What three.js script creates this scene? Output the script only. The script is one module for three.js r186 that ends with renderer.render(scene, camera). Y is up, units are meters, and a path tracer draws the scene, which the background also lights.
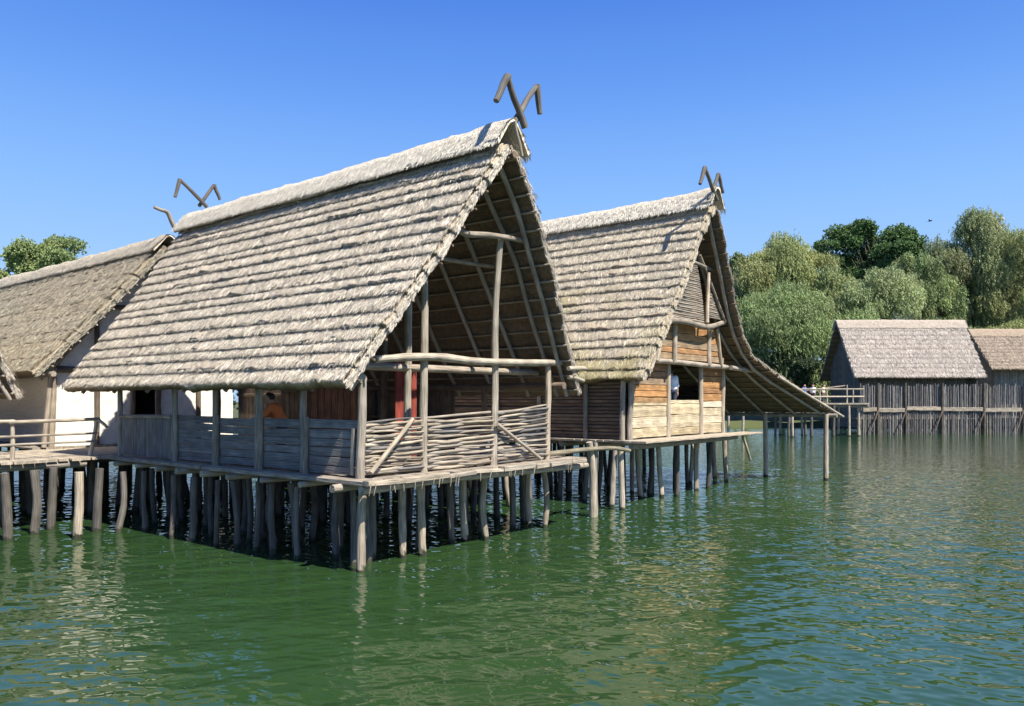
import * as THREE from 'three';
import { mergeGeometries } from 'three/addons/utils/BufferGeometryUtils.js';
import { MarchingCubes } from 'three/addons/objects/MarchingCubes.js';
import { ImprovedNoise } from 'three/addons/math/ImprovedNoise.js';

// ------------------------------------------------------------------ camera, sky, sun, exposure
const W = 1024, H = 706, F = 780, CX = 512, CY = 400, EYE = 3.3;      // focal length and horizon row in pixels, eye height over the water in metres
const scene = new THREE.Scene();
const camera = new THREE.PerspectiveCamera(2 * Math.atan(CY / F) * 180 / Math.PI, W / (2 * CY), 0.1, 6000);
camera.position.set(0, EYE, 0);
camera.setViewOffset(W, 2 * CY, 0, 0, W, H);
camera.updateProjectionMatrix();
camera.updateMatrixWorld();

const TURN = 51.2 * Math.PI / 180, UC = Math.cos(TURN), US = Math.sin(TURN);   // the houses' gables run along (UC, 0, -US)
// sun: stands off the gable fronts, a little to their lake side, 56 degrees up
const sunDir = new THREE.Vector3();
{
  const a = -0.06, b = 0.57, c = 0.82;
  sunDir.set(a * UC + b * US, c, -a * US + b * UC).normalize();
}
{
  const w = 512, h = 256, d = new Float32Array(w * h * 4);
  const AIR = .6;
  const stops = [[-90, .30, .42, .55], [-4, .40, .58, .80], [0, .46, .66, .93], [7, .39, .625, .98], [14, .255, .50, .96], [21, .14, .345, .87], [28, .075, .225, .74], [45, .045, .14, .53], [90, .03, .09, .38]];
  for (let j = 0; j < h; j++) {
    const e = ((j + .5) / h - .5) * 180;
    let k = 0; while (k < stops.length - 2 && e > stops[k + 1][0]) k++;
    const A = stops[k], B = stops[k + 1]; let t = (e - A[0]) / (B[0] - A[0]); t = Math.min(1, Math.max(0, t));
    for (let i = 0; i < w; i++) for (let c = 0; c < 4; c++) d[(j * w + i) * 4 + c] = c < 3 ? AIR * (A[c + 1] + (B[c + 1] - A[c + 1]) * t) : 1;
  }
  const sky = new THREE.DataTexture(d, w, h, THREE.RGBAFormat, THREE.FloatType);
  sky.mapping = THREE.EquirectangularReflectionMapping; sky.magFilter = THREE.LinearFilter; sky.minFilter = THREE.LinearFilter;
  sky.colorSpace = THREE.LinearSRGBColorSpace; sky.needsUpdate = true;
  scene.background = sky; scene.environment = sky;
}
const sun = new THREE.DirectionalLight(new THREE.Color().setRGB(1, .93, .82), 5);
sun.position.copy(sunDir).multiplyScalar(120).add(new THREE.Vector3(0, 0, -30));
sun.target.position.set(0, 0, -30); scene.add(sun, sun.target);
sun.castShadow = true; sun.shadow.mapSize.set(4096, 4096);
Object.assign(sun.shadow.camera, { left: -70, right: 70, top: 70, bottom: -70, near: 1, far: 300 });
const renderer = new THREE.WebGLRenderer({ antialias: true });
renderer.setSize(W, H);
renderer.toneMapping = THREE.LinearToneMapping;
renderer.toneMappingExposure = 1.78;
renderer.shadowMap.enabled = true;

// ------------------------------------------------------------------ helpers
let seed = 12345;
function rnd() { seed = (seed + 0x6D2B79F5) | 0; let t = Math.imul(seed ^ (seed >>> 15), 1 | seed); t = (t + Math.imul(t ^ (t >>> 7), 61 | t)) ^ t; return ((t ^ (t >>> 14)) >>> 0) / 4294967296; }
const R = (a, b) => a + (b - a) * rnd();
const pick = (a) => a[Math.floor(rnd() * a.length)];
const V = (x, y, z) => new THREE.Vector3(x, y, z);
const lerp = (a, b, t) => a + (b - a) * t;
const pn = new ImprovedNoise();
const N3 = (x, y, z) => pn.noise(x + 91.3, y + 37.7, z + 11.9);
const fbm = (x, y, z) => N3(x, y, z) * .6 + N3(x * 2.1, y * 2.1, z * 2.1) * .3 + N3(x * 4.3, y * 4.3, z * 4.3) * .15;

const used = {};
function numbered(n) { used[n] = (used[n] ?? -1) + 1; return used[n] ? n + '_' + String(used[n]).padStart(3, '0') : n; }
function thing(name, label, category, pos = [0, 0, 0], turn = 0, group) {
  const o = new THREE.Group(); o.name = numbered(name); o.position.set(...pos); o.rotation.y = turn;
  o.userData = { label, category }; if (group) o.userData.group = group;
  scene.add(o); return o;
}
function part(name, geo, mat, parent, label) {
  const m = new THREE.Mesh(geo, mat); m.name = name; m.castShadow = m.receiveShadow = true; parent.add(m);
  if (label) m.userData.label = label;
  return m;
}
function sub(name, parent) { const g = new THREE.Group(); g.name = name; parent.add(g); return g; }

// a pixel of the photograph gives a direction; the depth comes from the water, a deck or the plane of a wall
const ray = (px, py) => [(px - CX) / F, (CY - py) / F];
const onLevel = (px, py, h = 0) => { const [a, b] = ray(px, py); const d = (h - EYE) / b; return V(a * d, h, -d); };
const atDepth = (px, py, d) => { const [a, b] = ray(px, py); return V(a * d, EYE + b * d, -d); };
class Frame {                                     // local axes of a house: x along the gable, y up, z out of the gable front
  constructor(x, z) { this.x = x; this.z = z; }
  local(p) { const dx = p.x - this.x, dz = p.z - this.z; return V(dx * UC - dz * US, p.y, dx * US + dz * UC); }
  world(p) { return V(this.x + p.x * UC + p.z * US, p.y, this.z - p.x * US + p.z * UC); }
  onZ(px, py, lz = 0) { const [a, b] = ray(px, py); const d = (lz + this.x * US + this.z * UC) / (a * US - UC); return this.local(V(a * d, EYE + b * d, -d)); }
  onX(px, py, lx = 0) { const [a, b] = ray(px, py); const d = (lx + this.x * UC - this.z * US) / (a * UC + US); return this.local(V(a * d, EYE + b * d, -d)); }
  onWater(px, py) { return this.local(onLevel(px, py, 0)); }
  shift(lx, lz) { const w = this.world(V(lx, 0, lz)); return new Frame(w.x, w.z); }
}

// ------------------------------------------------------------------ textures and materials
function tex(w, h, fn, color = true) {
  const d = new Uint8Array(w * h * 4);
  for (let j = 0; j < h; j++) for (let i = 0; i < w; i++) {
    const c = fn(i / w, j / h); const k = (j * w + i) * 4;
    for (let q = 0; q < 3; q++) d[k + q] = Math.max(0, Math.min(255, Math.round((Array.isArray(c) ? c[q] : c) * 255)));
    d[k + 3] = 255;
  }
  const t = new THREE.DataTexture(d, w, h); t.wrapS = t.wrapT = THREE.RepeatWrapping; t.magFilter = THREE.LinearFilter; t.minFilter = THREE.LinearMipmapLinearFilter; t.generateMipmaps = true;
  if (color) t.colorSpace = THREE.SRGBColorSpace; t.needsUpdate = true; return t;
}
// tileable value noise
function tileNoise(nx, ny, sd) {
  const g = new Float32Array(nx * ny); let s = sd; for (let i = 0; i < g.length; i++) { s = (s * 1664525 + 1013904223) >>> 0; g[i] = s / 4294967296; }
  return (u, v) => {
    const x = u * nx, y = v * ny, x0 = Math.floor(x), y0 = Math.floor(y); let fx = x - x0, fy = y - y0; fx = fx * fx * (3 - 2 * fx); fy = fy * fy * (3 - 2 * fy);
    const at = (a, b) => g[((b % ny + ny) % ny) * nx + ((a % nx + nx) % nx)];
    return lerp(lerp(at(x0, y0), at(x0 + 1, y0), fx), lerp(at(x0, y0 + 1), at(x0 + 1, y0 + 1), fx), fy);
  };
}
const wa = tileNoise(64, 3, 1), wb = tileNoise(200, 8, 2), wc = tileNoise(9, 5, 3), wd = tileNoise(24, 2, 4);
const woodFn = (u, v) => { const g = .45 * wa(u, v) + .3 * wb(u, v) + .35 * wc(u, v); const crack = wd(u + .03 * wc(u, v), v) > .86 ? -.3 : 0; return g + crack; };
const woodMap = tex(512, 512, (u, v) => { const q = .52 + .5 * woodFn(u, v); return [q * 1.0, q * .985, q * .965]; });
const woodBump = tex(512, 512, (u, v) => woodFn(u, v), false);
const sa = tileNoise(160, 14, 7), sb = tileNoise(300, 30, 8), sc_ = tileNoise(14, 12, 9), sd_ = tileNoise(40, 60, 10);
const strawFn = (u, v) => .4 * sa(u, v) + .35 * sb(u, v) + .25 * sd_(u, v);
const strawMap = tex(512, 512, (u, v) => { const q = .58 + .62 * strawFn(u, v) + .12 * (sc_(u, v) - .5); return [q, q * .975, q * .935]; });
const strawBump = tex(512, 512, (u, v) => strawFn(u, v), false);
const pa = tileNoise(10, 10, 21), pb = tileNoise(60, 60, 22), pc = tileNoise(5, 3, 23);
const plasterMap = tex(256, 256, (u, v) => { const q = .9 + .06 * pa(u, v) + .04 * pb(u, v) - .04 * pc(u, v); return [q, q * .985, q * .955]; });
const plasterBump = tex(256, 256, (u, v) => .6 * pa(u, v) + .4 * pb(u, v), false);
const std = (o) => new THREE.MeshStandardMaterial(o);
const M = {
  wood: std({ map: woodMap, bumpMap: woodBump, bumpScale: .012, roughness: .88, vertexColors: true, side: THREE.DoubleSide }),
  straw: std({ map: strawMap, bumpMap: strawBump, bumpScale: .03, roughness: .95, vertexColors: true, side: THREE.DoubleSide }),
  blade: std({ color: new THREE.Color().setRGB(1, 1, 1), roughness: .8, side: THREE.DoubleSide }),
  plaster: std({ map: plasterMap, bumpMap: plasterBump, bumpScale: .02, color: new THREE.Color().setRGB(.96, .95, .92), roughness: .95 }),
};
// linear base colours
const C = {
  grey: [.47, .42, .35], pale: [.62, .55, .44], dark: [.2, .165, .13], brown: [.25, .19, .14], orange: [.62, .33, .13], cream: [.80, .68, .46], board: [.29, .285, .28],
  pile: [.20, .185, .165], red: [.32, .06, .04],  // pile: toned down to suit poles in shade; sunlit piles take pale
};
const vary = (c, a = .16) => { const k = 1 + R(-a, a), w = R(-.03, .03); return [c[0] * k * (1 + w), c[1] * k, c[2] * k * (1 - w)]; };

// a natural pole through given points: knotty radius, slight wander, closed ends
function logGeo(pts, r0, r1, tint, { seg = 8, rad = 8, wob = .25, knot = .09, wet = false } = {}) {
  const P = pts.map((p) => p.isVector3 ? p.clone() : V(...p));
  if (P.length === 2) {
    const a = P[0], b = P[1], n = 3, out = [a];
    for (let i = 1; i < n; i++) { const q = a.clone().lerp(b, i / n); q.add(V(R(-1, 1), R(-1, 1), R(-1, 1)).multiplyScalar(r0 * wob)); out.push(q); }
    out.push(b); P.splice(0, 2, ...out);
  }
  const curve = new THREE.CatmullRomCurve3(P), L = curve.getLength();
  const pos = [], nor = [], uv = [], col = [], idx = []; const off = rnd() * 7, su = rnd();
  let prev = null; const ts = []; for (let i = 0; i <= seg; i++) ts.push(i / seg);
  if (wet) { const y0 = P[0].y, y1 = P[P.length - 1].y; for (const y of [.03, .07, .11, .17]) ts.push((y - y0) / (y1 - y0)); ts.sort((a, b) => a - b); seg = ts.length - 1; }   // rings about the waterline, where the wood is wet and grown over
  for (let i = 0; i <= seg; i++) {
    const t = ts[i], c = curve.getPointAt(t), T = curve.getTangentAt(t);
    let n = prev ? prev.clone() : (Math.abs(T.y) > .8 ? V(1, 0, 0) : V(0, 1, 0)); n.sub(T.clone().multiplyScalar(n.dot(T))).normalize(); prev = n;
    const b = T.clone().cross(n);
    for (let j = 0; j <= rad; j++) {
      const a = (j % rad) / rad * Math.PI * 2, r = lerp(r0, r1, t) * (1 + knot * 2 * N3(Math.cos(a) * 1.1 + off, t * L * 1.7 + off, Math.sin(a) * 1.1));
      const d = n.clone().multiplyScalar(Math.cos(a)).add(b.clone().multiplyScalar(Math.sin(a)));
      pos.push(c.x + d.x * r, c.y + d.y * r, c.z + d.z * r); nor.push(d.x, d.y, d.z); uv.push(su + j / rad * Math.max(.25, r0 * 5), off + t * L); col.push(...(wet && c.y < .09 + .09 * N3(a * 1.3 + off, off, 3) ? [.062, .068, .04] : tint));
      if (i < seg && j < rad) { const q = i * (rad + 1) + j; idx.push(q, q + 1, q + rad + 1, q + 1, q + rad + 2, q + rad + 1); }
    }
  }
  for (const e of [0, 1]) {                     // sawn ends
    const c = curve.getPointAt(e), T = curve.getTangentAt(e).multiplyScalar(e ? 1 : -1), base = e * seg * (rad + 1), k = pos.length / 3;
    pos.push(c.x, c.y, c.z); nor.push(T.x, T.y, T.z); uv.push(su, off); col.push(...tint);
    for (let j = 0; j <= rad; j++) { pos.push(pos[(base + j) * 3], pos[(base + j) * 3 + 1], pos[(base + j) * 3 + 2]); nor.push(T.x, T.y, T.z); uv.push(su + Math.cos(j) * .04, off + Math.sin(j) * .04); col.push(...tint); }
    for (let j = 0; j < rad; j++) e ? idx.push(k, k + 1 + j, k + 2 + j) : idx.push(k, k + 2 + j, k + 1 + j);
  }
  return geom(pos, nor, uv, col, idx);
}
function geom(pos, nor, uv, col, idx) {
  const g = new THREE.BufferGeometry();
  g.setAttribute('position', new THREE.Float32BufferAttribute(pos, 3));
  if (nor) g.setAttribute('normal', new THREE.Float32BufferAttribute(nor, 3));
  g.setAttribute('uv', new THREE.Float32BufferAttribute(uv, 2));
  if (col) g.setAttribute('color', new THREE.Float32BufferAttribute(col, 3));
  g.setIndex(idx); if (!nor) g.computeVertexNormals(); return g;
}
// a hewn board from a to b: w across (along ax), t thick (along at), uneven edges
function plankGeo(a, b, ax, at, w, t, tint, { seg = 5, rough = .06, trim = 0 } = {}) {
  a = a.isVector3 ? a : V(...a); b = b.isVector3 ? b : V(...b); ax = ax.clone().normalize(); at = at.clone().normalize();
  const L = a.distanceTo(b), pos = [], uv = [], idx = [], col = [], o = rnd() * 9, ou = rnd();
  const ch = Math.min(.012, t * .25), ring = [];
  const hw = w / 2, ht = t / 2;
  const cs = [[-hw + ch, -ht], [hw - ch, -ht], [hw, -ht + ch], [hw, ht - ch], [hw - ch, ht], [-hw + ch, ht], [-hw, ht - ch], [-hw, -ht + ch]];
  for (let i = 0; i <= seg; i++) {
    const s = i / seg, c = a.clone().lerp(b, s), e1 = 1 + rough * 2 * N3(o, s * L * 1.3, 1), e2 = 1 + rough * 2 * N3(o, s * L * 1.3, 7), bow = rough * .25 * w * N3(o, s * L * .8, 13);
    ring.push(cs.map(([x, y]) => c.clone().addScaledVector(ax, x * (x > 0 ? e1 : e2)).addScaledVector(at, y + bow)));
  }
  const quad = (p, q, r, s, u0, u1, v0, v1) => { const k = pos.length / 3; for (const x of [p, q, r, s]) pos.push(x.x, x.y, x.z); uv.push(u0, v0, u1, v0, u1, v1, u0, v1); for (let n = 0; n < 4; n++) col.push(...tint); idx.push(k, k + 1, k + 2, k, k + 2, k + 3); };
  const cu = [0, w, w + .02, w + t, w + t + .02, 2 * w + t, 2 * w + t + .02, 2 * w + 2 * t, 2 * w + 2 * t + .02];
  for (let i = 0; i < seg; i++) for (let j = 0; j < 8; j++) { const k = (j + 1) % 8; quad(ring[i][j], ring[i][k], ring[i + 1][k], ring[i + 1][j], ou + cu[j], ou + cu[j + 1], o + i / seg * L, o + (i + 1) / seg * L); }
  for (const e of [0, seg]) { const r = ring[e]; quad(r[0], r[1], r[4], r[5], ou, ou + w, o, o + .05); quad(r[1], r[2], r[3], r[4], ou, ou + .02, o, o + .05); quad(r[0], r[5], r[6], r[7], ou, ou + .02, o, o + .05); }
  return geom(pos, null, uv, col, idx);
}
const log = (parent, name, a, b, r0, r1 = r0 * .85, tint = C.grey, o) => part(name, logGeo([a, b], r0, r1, vary(tint), o), M.wood, parent);
const logs = (parent, name, pts, r0, r1, tint = C.grey, o) => part(name, logGeo(pts, r0, r1, vary(tint), o), M.wood, parent);
const plank = (parent, name, a, b, ax, at, w, t, tint = C.board, o) => part(name, plankGeo(a, b, ax, at, w, t, vary(tint), o), M.wood, parent);
const EX = V(1, 0, 0), EY = V(0, 1, 0), EZ = V(0, 0, 1);

// ------------------------------------------------------------------ thatch
const bladeGeo = (() => {                        // one bent straw, along -y, 1 m long and 1 m wide before scaling
  const g = new THREE.BufferGeometry();
  g.setAttribute('position', new THREE.Float32BufferAttribute([-.5, 0, 0, .5, 0, 0, -.45, -.55, .03, .45, -.55, .03, -.2, -1, 0, .2, -1, 0], 3));
  g.setAttribute('uv', new THREE.Float32BufferAttribute([0, 0, 1, 0, 0, .5, 1, .5, 0, 1, 1, 1], 2));
  g.setIndex([0, 2, 1, 1, 2, 3, 2, 4, 3, 3, 4, 5]); g.computeVertexNormals(); return g;
})();
class Straw {
  constructor() { this.m = []; this.c = []; }
  add(p, down, normal, len, wid, rgb) {
    const y = down.negate().normalize(), x = bladeX.crossVectors(y, normal).normalize(), z = bladeZ.crossVectors(x, y);
    this.m.push(x.x * wid, x.y * wid, x.z * wid, 0, y.x * len, y.y * len, y.z * len, 0, z.x * len, z.y * len, z.z * len, 0, p.x, p.y, p.z, 1); this.c.push(rgb[0], rgb[1], rgb[2]);
  }
  build(parent, name = 'loose_straw') {
    const n = this.m.length / 16, im = new THREE.InstancedMesh(bladeGeo, M.blade, n); im.name = name;
    im.instanceMatrix.array.set(this.m); im.instanceColor = new THREE.InstancedBufferAttribute(new Float32Array(this.c), 3);
    im.castShadow = im.receiveShadow = true; im.userData.kind = 'stuff'; parent.add(im); return im;
  }
}
const bladeX = new THREE.Vector3(), bladeZ = new THREE.Vector3();
// one side of a roof. line: inner points [x,y] from ridge to eave; zf, zr: verge positions as functions of t
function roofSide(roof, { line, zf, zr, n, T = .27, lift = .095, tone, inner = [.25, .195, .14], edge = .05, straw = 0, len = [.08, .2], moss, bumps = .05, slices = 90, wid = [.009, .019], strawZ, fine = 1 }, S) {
  const Ls = [0]; for (let i = 1; i < line.length; i++) Ls.push(Ls[i - 1] + Math.hypot(line[i][0] - line[i - 1][0], line[i][1] - line[i - 1][1]));
  const total = Ls[Ls.length - 1], side = Math.sign(line[line.length - 1][0] - line[0][0]);
  const at = (s) => { s = Math.max(-.3, Math.min(total, s)); let k = 0; while (k < Ls.length - 2 && s > Ls[k + 1]) k++; const t = (s - Ls[k]) / (Ls[k + 1] - Ls[k]); return [lerp(line[k][0], line[k + 1][0], t), lerp(line[k][1], line[k + 1][1], t)]; };
  const dir = (s) => { const a = at(Math.max(0, s - .25)), b = at(Math.min(total, s + .25)); const l = Math.hypot(b[0] - a[0], b[1] - a[1]); return [(b[0] - a[0]) / l, (b[1] - a[1]) / l]; };
  const nrm = (s) => { const d = dir(s); return [-d[1] * side, d[0] * side]; };    // outward
  const jfs = [], bnd = [], ds = total / n, over = .45 * ds, sd = rnd() * 50;
  for (let c = 0; c <= n; c++) bnd.push(c === 0 || c === n ? c * ds : (c + R(-.2, .2)) * ds);
  const outer = (f) => T - lift + lift * f;
  for (let c = 0; c < n; c++) {
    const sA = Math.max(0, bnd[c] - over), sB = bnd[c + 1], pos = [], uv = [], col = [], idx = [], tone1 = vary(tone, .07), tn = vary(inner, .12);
    const jf = R(-edge, edge), jr = R(-edge, edge), tm = (c + .5) / n; jfs.push(jf);
    const ring = 9;
    for (let i = 0; i <= slices; i++) {
      const w = i / slices, prof = [];
      const zmid = lerp(zr(tm), zf(tm), w);
      const sag = edge * 1.5 * N3(zmid * .3, c * 1.7, sd + 20) + edge * 1.3 * N3(zmid * .9, c * 3.1, sd) + edge * 1.0 * N3(zmid * 4.1, c * 3.1, sd + 5), puff = lift * (.6 * N3(zmid * 1.1, c * 5.3, sd + 9) + .45 * N3(zmid * 4.2, c * 5.3, sd + 3));
      for (const [f, o] of [[0, outer(0)], [.35, outer(.35)], [.7, outer(.72)], [.93, outer(.98)], [1, outer(.86)], [1.0, outer(.4)], [.985, .02], [.55, .01], [0, .05]]) {
        const s = lerp(sA, sB, f) + (f > .5 ? sag * f : 0), t = Math.min(1, Math.max(0, s / total));
        const z = lerp(lerp(zr(t), zr(tm), .6) + jr, lerp(zf(t), zf(tm), .6) + jf, w);
        const p = at(Math.min(s, total)), d = dir(Math.min(s, total)), q = nrm(Math.min(s, total)), ex = Math.max(0, s - total);
        const rough = o > .06 ? bumps * (N3(z * 2.3, s * 2.7, sd + c) + .7 * N3(z * 6.7, s * 6, sd)) : 0, near = Math.min(Math.abs(z - (zf(tm) + jf)), Math.abs(z - (zr(tm) + jr))), soft = o > .06 && near < .3 ? 1 - .42 * (1 - near / .3) ** 2 : 1, oo = (o + rough + (o > .06 ? puff * f : 0)) * soft;
        prof.push([p[0] + d[0] * ex + q[0] * oo, p[1] + d[1] * ex + q[1] * oo, z, s, o]);
      }
      prof.forEach(([x, y, z, s, o], k) => {
        pos.push(x, y, z); uv.push(z + .37 * c, s * 1.0 + (k > 5 ? .5 : 0));
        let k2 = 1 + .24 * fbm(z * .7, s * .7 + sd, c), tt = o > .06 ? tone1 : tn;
        if (moss && o > .06) { const m = moss(z, s / total); tt = [lerp(tt[0], .38, m), lerp(tt[1], .34, m), lerp(tt[2], .15, m)]; }
        col.push(tt[0] * k2, tt[1] * k2, tt[2] * k2);
      });
    }
    for (let i = 0; i < slices; i++) for (let k = 0; k < ring; k++) { const a = i * ring + k, b = i * ring + (k + 1) % ring, a2 = a + ring, b2 = b + ring; side > 0 ? idx.push(a, a2, b, b, a2, b2) : idx.push(a, b, a2, b, b2, a2); }
    for (const e of [0, slices]) {              // cut ends of the bundles
      const k0 = pos.length / 3; for (let k = 0; k < ring; k++) { const q = e * ring + k; pos.push(pos[q * 3], pos[q * 3 + 1], pos[q * 3 + 2] + (e ? .02 : -.02) * (k > 0 && k < 6 ? 1 : 0)); uv.push(pos[q * 3] * 1.0, pos[q * 3 + 1]); col.push(...tone1); }
      for (let k = 1; k < ring - 1; k++) (e === 0) === (side > 0) ? idx.push(k0, k0 + k, k0 + k + 1) : idx.push(k0, k0 + k + 1, k0 + k);
    }
    part('thatch_course', geom(pos, null, uv, col, idx), M.straw, roof);
  }
  // loose straws lying on the courses and hanging over their lower edges
  for (let i = 0; i < straw; i++) {
    const c = Math.floor(rnd() * n), f = Math.pow(rnd(), .62), sA = Math.max(0, bnd[c] - over), sB = bnd[c + 1];
    const ln = R(...len), s = lerp(sA + .3 * ds, sB - ln * R(.45, .9), f), t = s / total, z0 = strawZ ? strawZ[0] : zr(t), z1 = strawZ ? Math.min(strawZ[1], zf(t)) : zf(t); let z = R(z0 + .04, z1 - .02);
    const frac = (s - sA) / (sB - sA); const p = at(s), d = dir(s), q = nrm(s), o = outer(frac) + R(-.005, .03);
    const down = V(d[0], d[1], R(-.55, .55)).addScaledVector(V(q[0], q[1], 0), R(-.05, .2)), nn = V(q[0], q[1], R(-.5, .5));
    let b = R(.42, 1.35) * (1 + .22 * fbm(z * .8, s * .8, sd + 2) + .3 * N3(z * 3.3, s * 3.3, sd + 7)), tt = tone;
    if (moss) { const m = moss(z, t) * R(.5, 1.2); tt = [lerp(tt[0], .42, m), lerp(tt[1], .375, m), lerp(tt[2], .17, m)]; }
    if (rnd() < .06) b *= .55;
    S.add(V(p[0] + q[0] * o, p[1] + q[1] * o, z), down, nn, ln, R(...wid), [tt[0] * b, tt[1] * b * R(.97, 1.02), tt[2] * b * R(.9, 1.02)]);
  }
  // straw of the bundle ends at the front verge
  if (straw) for (let i = 0; i < 170 * n * fine; i++) {
    const c = Math.floor(rnd() * n), f = rnd(), sA = Math.max(0, bnd[c] - over), s = lerp(sA + .25 * ds, bnd[c + 1] - .04, f), t = s / total, tm = (c + .5) / n, p = at(s), d = dir(s), q = nrm(s), o = R(.02, outer(f) * .72), b = R(.4, 1.2);
    S.add(V(p[0] + q[0] * o, p[1] + q[1] * o, lerp(zf(t), zf(tm), .6) + jfs[c] + R(.0, .045)), V(d[0], d[1], R(-.05, .1)).addScaledVector(V(q[0], q[1], 0), R(-.3, .2)), V(q[0] * .3, q[1] * .3, 1), R(.05, .13), R(...wid), [tone[0] * b, tone[1] * b, tone[2] * b]);
  }
  return { at, dir, nrm, total, side };
}
// poles under the thatch: laths along the ridge direction, rafters down the slope
function roofPoles(house, roof, S, { zf, zr, laths, rafters, lathTint = C.brown, r = .03, rr = .065, stick = .1 }) {
  for (let i = 0; i < laths; i++) {
    const s = S.total * (i + .6) / laths, t = s / S.total, p = S.at(s), q = S.nrm(s), o = -r * .6;
    part('lath', logGeo([[p[0] + q[0] * o, p[1] + q[1] * o, zr(t) + .1], [p[0] + q[0] * o, p[1] + q[1] * o, zf(t) + R(.02, stick)]], r * R(.8, 1.15), r * R(.7, 1), vary(lathTint), { seg: 6, rad: 6, wob: .7 }), M.wood, roof);
  }
  for (const z of rafters) {
    const pts = []; const m = 5; for (let k = 0; k <= m; k++) { const s = S.total * (.02 + .97 * k / m), t = s / S.total, p = S.at(s), q = S.nrm(s), o = -2 * r - rr; pts.push(V(p[0] + q[0] * o, p[1] + q[1] * o, (typeof z === 'function' ? z(t) : z) + (k && k < m ? R(-.07, .07) : 0))); }
    logs(house, 'rafter', pts, rr, rr * .8, C.grey, { seg: 10 });
  }
}
// straw cap over the ridge
function ridgeCap(roof, { x, y, zf, zr, slope, drop = .62, T = .075, tone, slices = 110, straw = 0, tipUp = .1 }, S) {
  const pos = [], uv = [], col = [], idx = [], sd = rnd() * 40; const prof = [];
  const ca = Math.cos(slope), sa2 = Math.sin(slope), K = 17;
  for (let k = 0; k < K; k++) {                  // outside from one lower edge over the top to the other, then back inside
    const w = (k / (K - 1) - .5) * 2, a = Math.abs(w), sg = Math.sign(w);
    const r = .2, dn = Math.max(0, a - .18) / .82 * drop;
    const bx = a < .18 ? w / .18 * r * sa2 : sg * (r * sa2 + dn * ca), by = a < .18 ? -((a / .18) ** 2) * r * ca * .9 : -(r * ca * .9 + dn * sa2);
    prof.push([bx, by, sg * sa2 * Math.min(1, a / .18), a < .18 ? 1 : ca]);
  }
  const ringN = K * 2;
  for (let i = 0; i <= slices; i++) {
    const w = i / slices, z = lerp(zr, zf, w), lift = tipUp * Math.pow(w, 8) + .05 * N3(z * .55, sd, 0) + .02 * N3(z * 2.4, sd, 3);
    for (let k = 0; k < K; k++) { const [bx, by, nx, ny] = prof[k], a = Math.abs(k / (K - 1) - .5) * 2, o = T * (.75 + .25 * a) + .045 * N3(z * 2.1, k * .8, sd) + .02 * N3(z * 7, k * 1.7, sd), ex = a > .95 ? 1 + .13 * N3(z * 1.6, sd, 9) + .1 * N3(z * 5, sd, 4) : 1; pos.push(x + bx * ex + nx * o, y + by * ex + ny * o + lift, z); uv.push(z, k * .09); const b = 1 + .14 * fbm(z, k * .3, sd); col.push(tone[0] * b, tone[1] * b, tone[2] * b); }
    for (let k = K - 1; k >= 0; k--) { const [bx, by] = prof[k]; pos.push(x + bx * .97, y + by * .99 - .02 + lift, z); uv.push(z, k * .09); col.push(...tone); }
  }
  for (let i = 0; i < slices; i++) for (let k = 0; k < ringN; k++) { const a = i * ringN + k, b = i * ringN + (k + 1) % ringN; idx.push(a, a + ringN, b, b, a + ringN, b + ringN); }
  for (const e of [0, slices]) { for (let k = 0; k < K - 1; k++) { const a = e * ringN + k, b = a + 1, c = e * ringN + ringN - 1 - k, d = c - 1; idx.push(a, b, c, b, d, c); } }
  part('ridge_cap', geom(pos, null, uv, col, idx), M.straw, roof);
  for (let i = 0; i < straw; i++) {
    const z = R(zr, zf), w = R(-1, 1), sg = Math.sign(w), a = Math.abs(w), dn = Math.pow(a, .8) * drop, b = R(.5, 1.25);
    S.add(V(x + sg * (.2 * sa2 + dn * ca + sa2 * (T + R(-.01, .03))), y - (.18 * ca + dn * sa2) + ca * (T + R(-.01, .03)) + .02, z), V(sg * ca, -sa2, R(-.6, .6)).add(V(sg * sa2, ca, 0).multiplyScalar(R(-.04, .12))), V(sg * sa2, ca, 0), R(.08, .2), R(.012, .02), [tone[0] * b, tone[1] * b, tone[2] * b * R(.92, 1)]);
  }
}

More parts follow.
